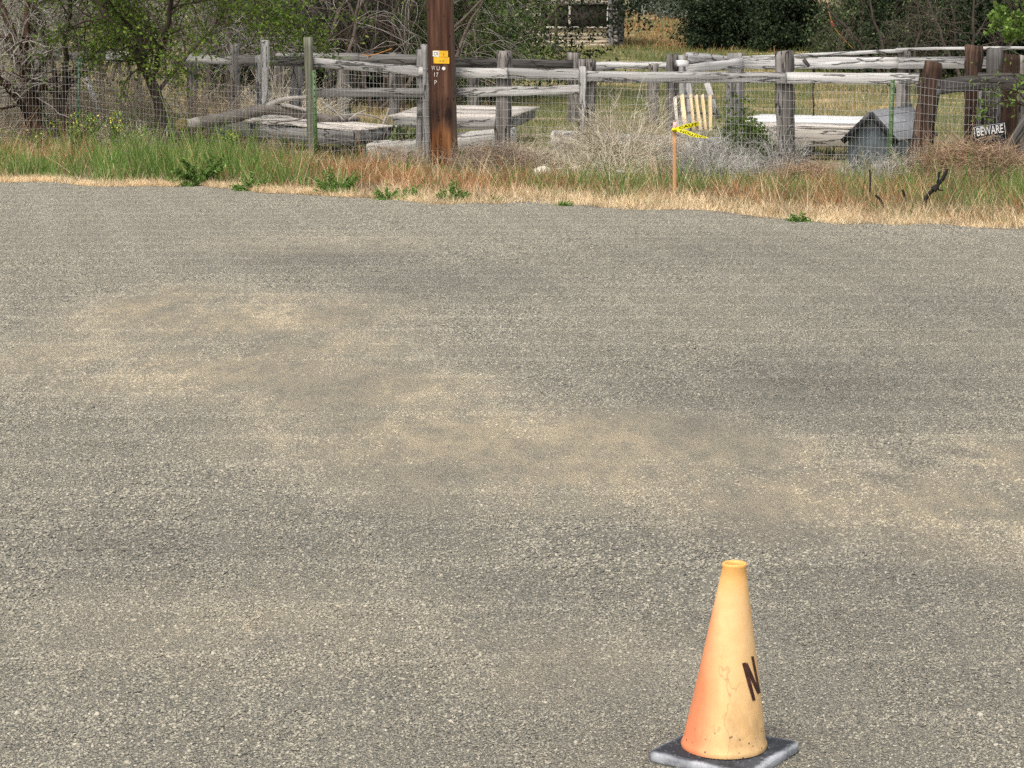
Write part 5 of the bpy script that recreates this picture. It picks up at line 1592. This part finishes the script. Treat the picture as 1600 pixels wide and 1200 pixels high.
T_H = [[.25, .3, .35, .35, .3, .25, .2, .2, .2, .2, .2, .2, .25, .3],
       [.45, .48, .6, .85, .6, .45, .32, .3, .3, .3, .3, .34, .45, .5],
       [.55, .55, .7, 1.05, .8, .6, .45, .5, .42, .42, .42, .5, .75, .8],
       [.6, .6, .75, 1.1, .9, .75, .6, .8, .7, .65, .75, .85, .95, 1.0],
       [.75, .75, .8, .95, .85, .8, .6, .7, .7, .7, .85, .95, 1.0, 1.0],
       [.75, .75, .7, .65, .6, .5, .42, .42, .42, .5, .6, .7, .8, .8],
       [.5, .5, .45, .4, .38, .36, .36, .36, .36, .36, .4, .45, .5, .5],
       [.35] * 14]
def hfac(px, d):
    """how tall the verge grows: high by the road at left and right, low straw in the middle, short towards the fence"""
    return gcol(px, d, T_H, PXS, DS) * np.interp(px, [400, 600, 1700], [1.0, .84, .86])
def pole_clear(x, y):
    return ~((np.abs(x / y * F + 800 - 694) < 30) & (y > pb[1] - 1.7) & (y < pb[1] + .3)) & ~((np.abs(x / y * F + 800 - 1520) < 66 + 8 * np.sin(y * 9)) & (y > 23.9) & (y < 26))
def grass_obj(name, label, ncl, per, table, mat_, Lr, wr, lean, curl, pat=None, edge=.12, spread=.085, thr=.5, pats=.55):
    reseed(name)
    x, y, px, d_ = verge_points(ncl)
    pr = gcol(px, d_, table, PXS, DS)
    p_ = (pat or patchy)(x, y)
    keep = (RNG.random(ncl) < np.clip((pr + pats * p_ - .12) * 1.15, 0.0, 1)) & (d_ > edge + .15 * RNG.random(ncl))
    cx, cy, cp = x[keep], y[keep], px[keep]
    m_ = len(cx)
    ch = np.exp(RNG.normal(-.05, .42, m_)); caz = RNG.uniform(0, 6.283, m_)
    idx = np.repeat(np.arange(m_), per); n = len(idx)
    off = RNG.normal(0, spread, (n, 2))
    bx, by = cx[idx] + off[:, 0], cy[idx] + off[:, 1]
    dd = by - road_edge(bx)
    ok = (dd > edge * .6) & pole_clear(bx, by)
    idx, bx, by, dd, off = idx[ok], bx[ok], by[ok], dd[ok], off[ok]
    L = RNG.uniform(*Lr, len(bx)) * ch[idx] * hfac(cp[idx], dd)
    az = np.where(RNG.random(len(bx)) < .5, caz[idx] + RNG.normal(0, .6, len(bx)), np.arctan2(off[:, 1], off[:, 0]))
    V, Q = blades(bx, by, L, RNG.uniform(*wr, len(bx)), lean, curl=curl, az=az)
    return single(name, V, [Q], mat_, (0, 0, 0), label, "grass", kind="stuff")
grass_obj("green_grass", "tall green grass along the roadside verge", 5200, 22, T_GREEN, M_GRASS, (.16, .38), (.007, .015), .30, .6)
grass_obj("olive_grass", "drying olive grass through the verge", 3200, 24, [[.08] * 14] + [[.2, .2, .2, .1, .15, .15, .15, .3, .4, .3, .3, .5, .8, .9]] + [[.25, .25, .25, .2, .2, .12, .15, .3, .5, .5, .5, .7, .9, 1]] * 6, M_OLIVE, (.15, .36), (.004, .009), .38, .8, pat=patchy2)
grass_obj("rusty_grass", "rusty red cheatgrass patches on the verge", 6600, 24, T_RUST, M_RUST, (.12, .32), (.005, .010), .48, 1.0, pat=patchy2)
# straw fringe along the road
n = 95000
x = RNG.uniform(-8.6, 7.2, n); d_ = np.abs(RNG.normal(0, .42, n)) * np.where(x > -1.2, 1.35, .40) - .10
y = road_edge(x) + d_
kp = RNG.random(n) < np.clip(.75 + .5 * patchy(x * 1.3, y * 1.3), .1, 1)
x, y, d_ = x[kp], y[kp], d_[kp]
V, Q = blades(x, y, RNG.uniform(.05, .17, len(x)) * np.clip(.45 + d_, .4, 1), RNG.uniform(.003, .007, len(x)), .95, curl=.9, z=np.maximum(Z(x, y), 0.012 * (d_ < .15)) + .004)
single("straw_fringe", V, [Q], M_STRAW, (0, 0, 0), "pale dry straw along the gravel edge", "straw", kind="stuff")
# matted dead thatch lying between the clumps
n = 80000
x, y, px, d_ = verge_points(n, 9)
kp = (d_ > .2) & pole_clear(x, y) & (RNG.random(n) < np.clip(.55 + .5 * patchy(x * .8, y * .8), .1, 1))
x, y = x[kp], y[kp]
V, Q = blades(x, y, RNG.uniform(.06, .18, len(x)), RNG.uniform(.004, .008, len(x)), 1.1, curl=.8)
M_THATCH = veg_mat("dead_thatch", [(0, (0.16, 0.11, 0.07)), (0.5, (0.33, 0.23, 0.14)), (1, (0.55, 0.43, 0.29))], 0.15)
single("dead_thatch", V, [Q], M_THATCH, (0, 0, 0), "matted dead straw lying between the grass clumps", "straw", kind="stuff")
# straw-coloured seed stems standing through the verge
n = 9000
x, y, px, d_ = verge_points(n, 5.5)
kp = (d_ > .6) & pole_clear(x, y) & (RNG.random(n) < np.clip(.35 + .6 * patchy2(x, y), 0, 1))
x, y = x[kp], y[kp]
V, Q = blades(x, y, RNG.uniform(.2, .42, len(x)), RNG.uniform(.003, .006, len(x)), .42, curl=.9)
single("dry_seed_stems", V, [Q], M_STRAW, (0, 0, 0), "thin dry seed stems standing through the verge grass", "grass", kind="stuff")

# rusty grass patch on the slope by the cabin corner
n = 3000
c0 = G(1030, 52); y = RNG.normal(c0[1], 8, n); x = P(1035, 50, c0[1])[0] + RNG.normal(0, 1.5, n) * (y / c0[1])
V, Q = blades(x, y, RNG.uniform(.12, .32, n), RNG.uniform(.015, .03, n), .4, curl=.6)
single("rusty_slope_grass", V, [Q], M_RUST, (0, 0, 0), "rusty dry grass on the slope beside the log cabin", "grass", kind="stuff")
# pasture grass behind the fences (visible wedge and a margin)
def pasture(n, y0, y1, pw=.7):
    y = y0 + (y1 - y0) * RNG.random(n) ** pw
    half = .235 * y + 2.5
    x = RNG.uniform(-1, 1, n) * half
    return x, y, x / y * F + 800
def is_gold(x, y, px):
    g = .5 + .5 * np.sin(x * .55 + noise_k[8]) * np.sin(y * .33 + noise_k[9]) + .35 * patchy(x * .4, y * .4)
    g = g - .25 + .75 * ((px < 790) & (y > 38) & (y < 66)) - .35 * (y > 55) * (px > 800) - .35 * ((px > 780) & (px < 1000) & (y < 40)) + .7 * ((px > 1265) & (px < 1420) & (y > 33) & (y < 60)) - .3 * ((y > 62) & (px > 840))
    return g
x, y, px = pasture(130000, 30, 98, 1.1)
g = is_gold(x, y, px); k_ = RNG.random(len(x)) < np.clip(g * 1.2 - .3, 0.05, .95)
Lg = RNG.uniform(.10, .30, len(x)) * np.clip(.7 + .4 * patchy(x, y), .3, 1.3); wg = RNG.uniform(.006, .012, len(x)) * np.clip(y / 38, 1, 2.2)
V, Q = blades(x[k_], y[k_], Lg[k_], wg[k_], .4, curl=.6); single("golden_pasture_grass", V, [Q], M_GOLD, (0, 0, 0), "golden dry pasture grass behind the fences", "grass", kind="stuff")
V, Q = blades(x[~k_], y[~k_], Lg[~k_], wg[~k_], .4, curl=.6); single("pasture_grass", V, [Q], M_PASTURE, (0, 0, 0), "green pasture grass behind the fences and up the slope", "grass", kind="stuff")
n = 9000
x, y, px = pasture(n, 96, 150, .8); kp = RNG.random(n) < .8
V, Q = blades(x[kp], y[kp], RNG.uniform(.3, .8, kp.sum()), RNG.uniform(.05, .11, kp.sum()), .6, curl=.5); single("hillside_scrub", V, [Q], M_SAGE, (0, 0, 0), "grey-green scrub covering the far hillside", "scrub", kind="stuff")

# ------------------------------------------------------------------ weeds, flowers and litter on the verge
def weed(px, py, w, h, label, group, n=260, name="weed", mat_=M_WEED, leaf=.036):
    b = G(px, py)
    m_ = 34; n = n * 3
    D = nrm(np.stack([RNG.normal(0, .8, m_) * w, RNG.normal(0, .8, m_) * w, np.abs(RNG.normal(.7, .3, m_)) * h * 1.6], 1))
    K = 6
    PB = np.zeros((m_, K, 3)); PB[:, 0] = b
    L = RNG.uniform(.6, 1.05, m_) * (w * .5 + h) * .62
    for j in range(1, K):
        D = nrm(D + RNG.normal(0, .12, (m_, 3)) + np.array((0, 0, -.05)))
        PB[:, j] = PB[:, j - 1] + D * (L / (K - 1))[:, None]
    PB[..., 2] = np.maximum(PB[..., 2], b[2] + .012)
    root = thing(name, label, "weed", b, group)
    V, Q = tubes(PB, np.linspace(.006, .003, K)[None] * np.ones((m_, 1)), 4); part("stems", V, [Q], mat_, root)
    V, Q = leaf_cards(PB, n, leaf, .012, -.1, tmin=.1, asp=.30); V[:, 2] = np.maximum(V[:, 2], b[2] + .006)
    part("leaves", V, [Q], mat_, root)
    return root
weed(706, 318, .34, .16, "round green weed at the gravel edge in front of the utility pole", "weeds at the gravel edge", 420)
weed(608, 315, .46, .11, "flat spreading green weed left of the round one at the gravel edge", "weeds at the gravel edge", 420)
weed(522, 306, .46, .26, "bushy green weed right of the tall green grass", "weeds at the gravel edge", 560)
weed(310, 290, .62, .28, "broad leafy thistle weed in the tall green grass at left", "weeds at the gravel edge", 1100, leaf=.055)
weed(645, 312, .28, .10, "low green weed between the flat spreading one and the round one", "weeds at the gravel edge", 240)
weed(395, 300, .40, .18, "dark green weed just right of the broad thistle", "weeds at the gravel edge", 360)
weed(775, 319, .22, .05, "small low weed right of the utility pole at the gravel edge", "weeds at the gravel edge", 140)
weed(1248, 349, .26, .07, "small green weed on the gravel edge below the dog house", "weeds at the gravel edge", 180)
weed(882, 324, .16, .05, "tiny green weed between the pole and the stake at the gravel edge", "weeds at the gravel edge", 90)

def mustard(px, Y, h, label, n=40):
    x = P(px, 200, Y)[0]; b = np.array((x, Y, float(Z(x, Y))))
    stems = []
    for _ in range(9):
        stems.append(resample([b + RNG.normal(0, .02, 3) * (1, 1, 0), b + np.array((RNG.normal(0, .10), RNG.normal(0, .08), h * .5)), b + np.array((RNG.normal(0, .16), RNG.normal(0, .12), h * RNG.uniform(.75, 1.05)))], 6))
    PB = np.array(stems)
    root = thing("mustard_plant", label, "flower", b, "yellow mustard plants")
    V, Q = tubes(PB, np.linspace(.006, .003, 6)[None] * np.ones((9, 1)), 4); part("stems", V, [Q], M_MIDLEAF, root)
    V, Q = leaf_cards(PB, 160, .07, .03, .1, .05, .3); part("leaves", V, [Q], M_GRASS, root)
    V, Q = leaf_cards(PB, int(n * .7), .024, .03, 0, .75, 1.0); part("blossoms", V, [Q], M_FLOWER, root)
mustard(112, 29.2, .62, "tall yellow mustard plant right of the green steel post")
mustard(140, 29.4, .60, "yellow mustard plant in the middle of the flowering clump")
mustard(178, 29.4, .64, "yellow mustard plant at the right of the flowering clump", 60)
mustard(66, 28.8, .40, "short yellow mustard plant below the reddish tree stems", 26)
mustard(355, 30.2, .42, "yellow mustard plant in front of the platform's left end")
mustard(215, 29.6, .42, "small yellow mustard plant left of the elm trunk", 22)

# crumpled scrap
b = G(850, 285)
V, Fc = IV.copy(), IF.copy()
mid = {}
Vn = [tuple(v) for v in V]; Fn = []
for tri in Fc:
    ids = []
    for a_, b_ in ((0, 1), (1, 2), (2, 0)):
        key = tuple(sorted((tri[a_], tri[b_])))
        if key not in mid:
            m_ = (V[key[0]] + V[key[1]]); mid[key] = len(Vn); Vn.append(tuple(m_ / np.linalg.norm(m_)))
        ids.append(mid[key])
    Fn += [(tri[0], ids[0], ids[2]), (tri[1], ids[1], ids[0]), (tri[2], ids[2], ids[1]), tuple(ids)]
IV2, IF2 = np.array(Vn), np.array(Fn)
bb = b + np.array((0, 0, .10))
V = bb + IV2 * (1 + RNG.uniform(-.45, .3, (len(IV2), 1))) * np.array((.11, .06, .075))
single("crumpled_scrap", V, [IF2], M_PAPER, bb, "crumpled dirty white scrap lying in the rusty grass", "litter")
# weathered stick
st_px = [(962, 268), (985, 270), (1005, 272), (1018, 266), (1024, 268), (1031, 276)]
sy = G(1000, 285)[1]
ac = Acc(); ac.tube(resample([P(a_, b_, sy) for a_, b_ in st_px], 16), np.linspace(.02, .014, 16), 7)
V, Fq = ac.out(); V += RNG.normal(0, .002, V.shape); single("dead_stick", V, Fq, M_LOGCUT, P(1000, 271, sy), "pale crooked dead stick lying left of the caution stake", "stick", smooth=True)
ac = Acc(); ac.tube(resample([P(a_, b_, G(738, 276)[1]) for a_, b_ in ((722, 274), (735, 271), (745, 272), (762, 276), (790, 278))], 12), np.linspace(.022, .006, 12), 7)
V, Fq = ac.out(); single("dead_stick", V, Fq, M_TWIG, G(738, 276), "thin grey dead stick on the ground right of the utility pole", "stick", smooth=True)
# charred sticks on the right
yb = G(1450, 332)[1]
def stick(label, branches, nm="charred_stick"):
    ac = Acc()
    for l_, r0, r1 in branches:
        ac.tube(resample([P(a_, b_, yb) for a_, b_ in l_], 10), np.linspace(r0, r1, 10), 7)
    V, Fq = ac.out(); single(nm, V, Fq, M_BLACKSTICK, P(*branches[0][0][0], yb), label, "stick", "charred sticks", smooth=True)
stick("forked black charred stick standing in the grass at right", [([(1441, 325), (1446, 308), (1456, 298), (1466, 289), (1476, 277), (1480, 264)], .017, .014), ([(1458, 297), (1462, 293), (1464, 296)], .030, .024), ([(1464, 290), (1466, 280), (1468, 268)], .009, .009), ([(1464, 295), (1470, 298), (1474, 297)], .008, .005)])
stick("thin straight black stick left of the forked charred one", [([(1359, 300), (1360, 285), (1359, 265)], .007, .006)])
stick("short bent black stick low in the grass below the dog house", [([(1380, 327), (1379, 318), (1374, 310), (1368, 305)], .010, .010)])
stick("short straight black stick between the bent and the forked ones", [([(1415, 315), (1413, 304), (1410, 296)], .009, .009)])

# hanging cord with red float, upper right; yellow rope on the rail
yc_ = 57.0
hc0 = P(1295, 18, yc_)
hc = thing("hanging_cord", "slack orange cord with red float hanging beside the dark shrub", "cord", hc0)
ac = Acc(); ac.tube(resample([P(1290, -30, yc_), P(1294, 14, yc_), P(1300, 38, yc_), P(1312, 55, yc_), P(1333, 76, yc_)], 24), .008, 6); V, Fq = ac.out(); part("cord", V, Fq, M_ORANGEROPE, hc, True)
ac = Acc(); ac.tube(np.array([P(1299, 33, yc_), P(1300.3, 37, yc_), P(1302, 40, yc_), P(1303.5, 43, yc_)]), [.02, .035, .032, .02], 10); V, Fq = ac.out(); part("float", V, Fq, M_REDFLOAT, hc, True)
ry = 39.2
rp0 = P(575, 90, ry)
ac = Acc()
for l_ in ([(566, 85), (575, 88), (590, 84), (612, 76)], [(575, 88), (574, 93)]):
    ac.tube(resample([P(a_, b_, ry) for a_, b_ in l_], 10), .006, 5)
V, Fq = ac.out(); single("yellow_rope", V, Fq, M_ORANGEROPE, rp0, "old yellow rope tied to the rear rail under the thicket", "rope", smooth=True)
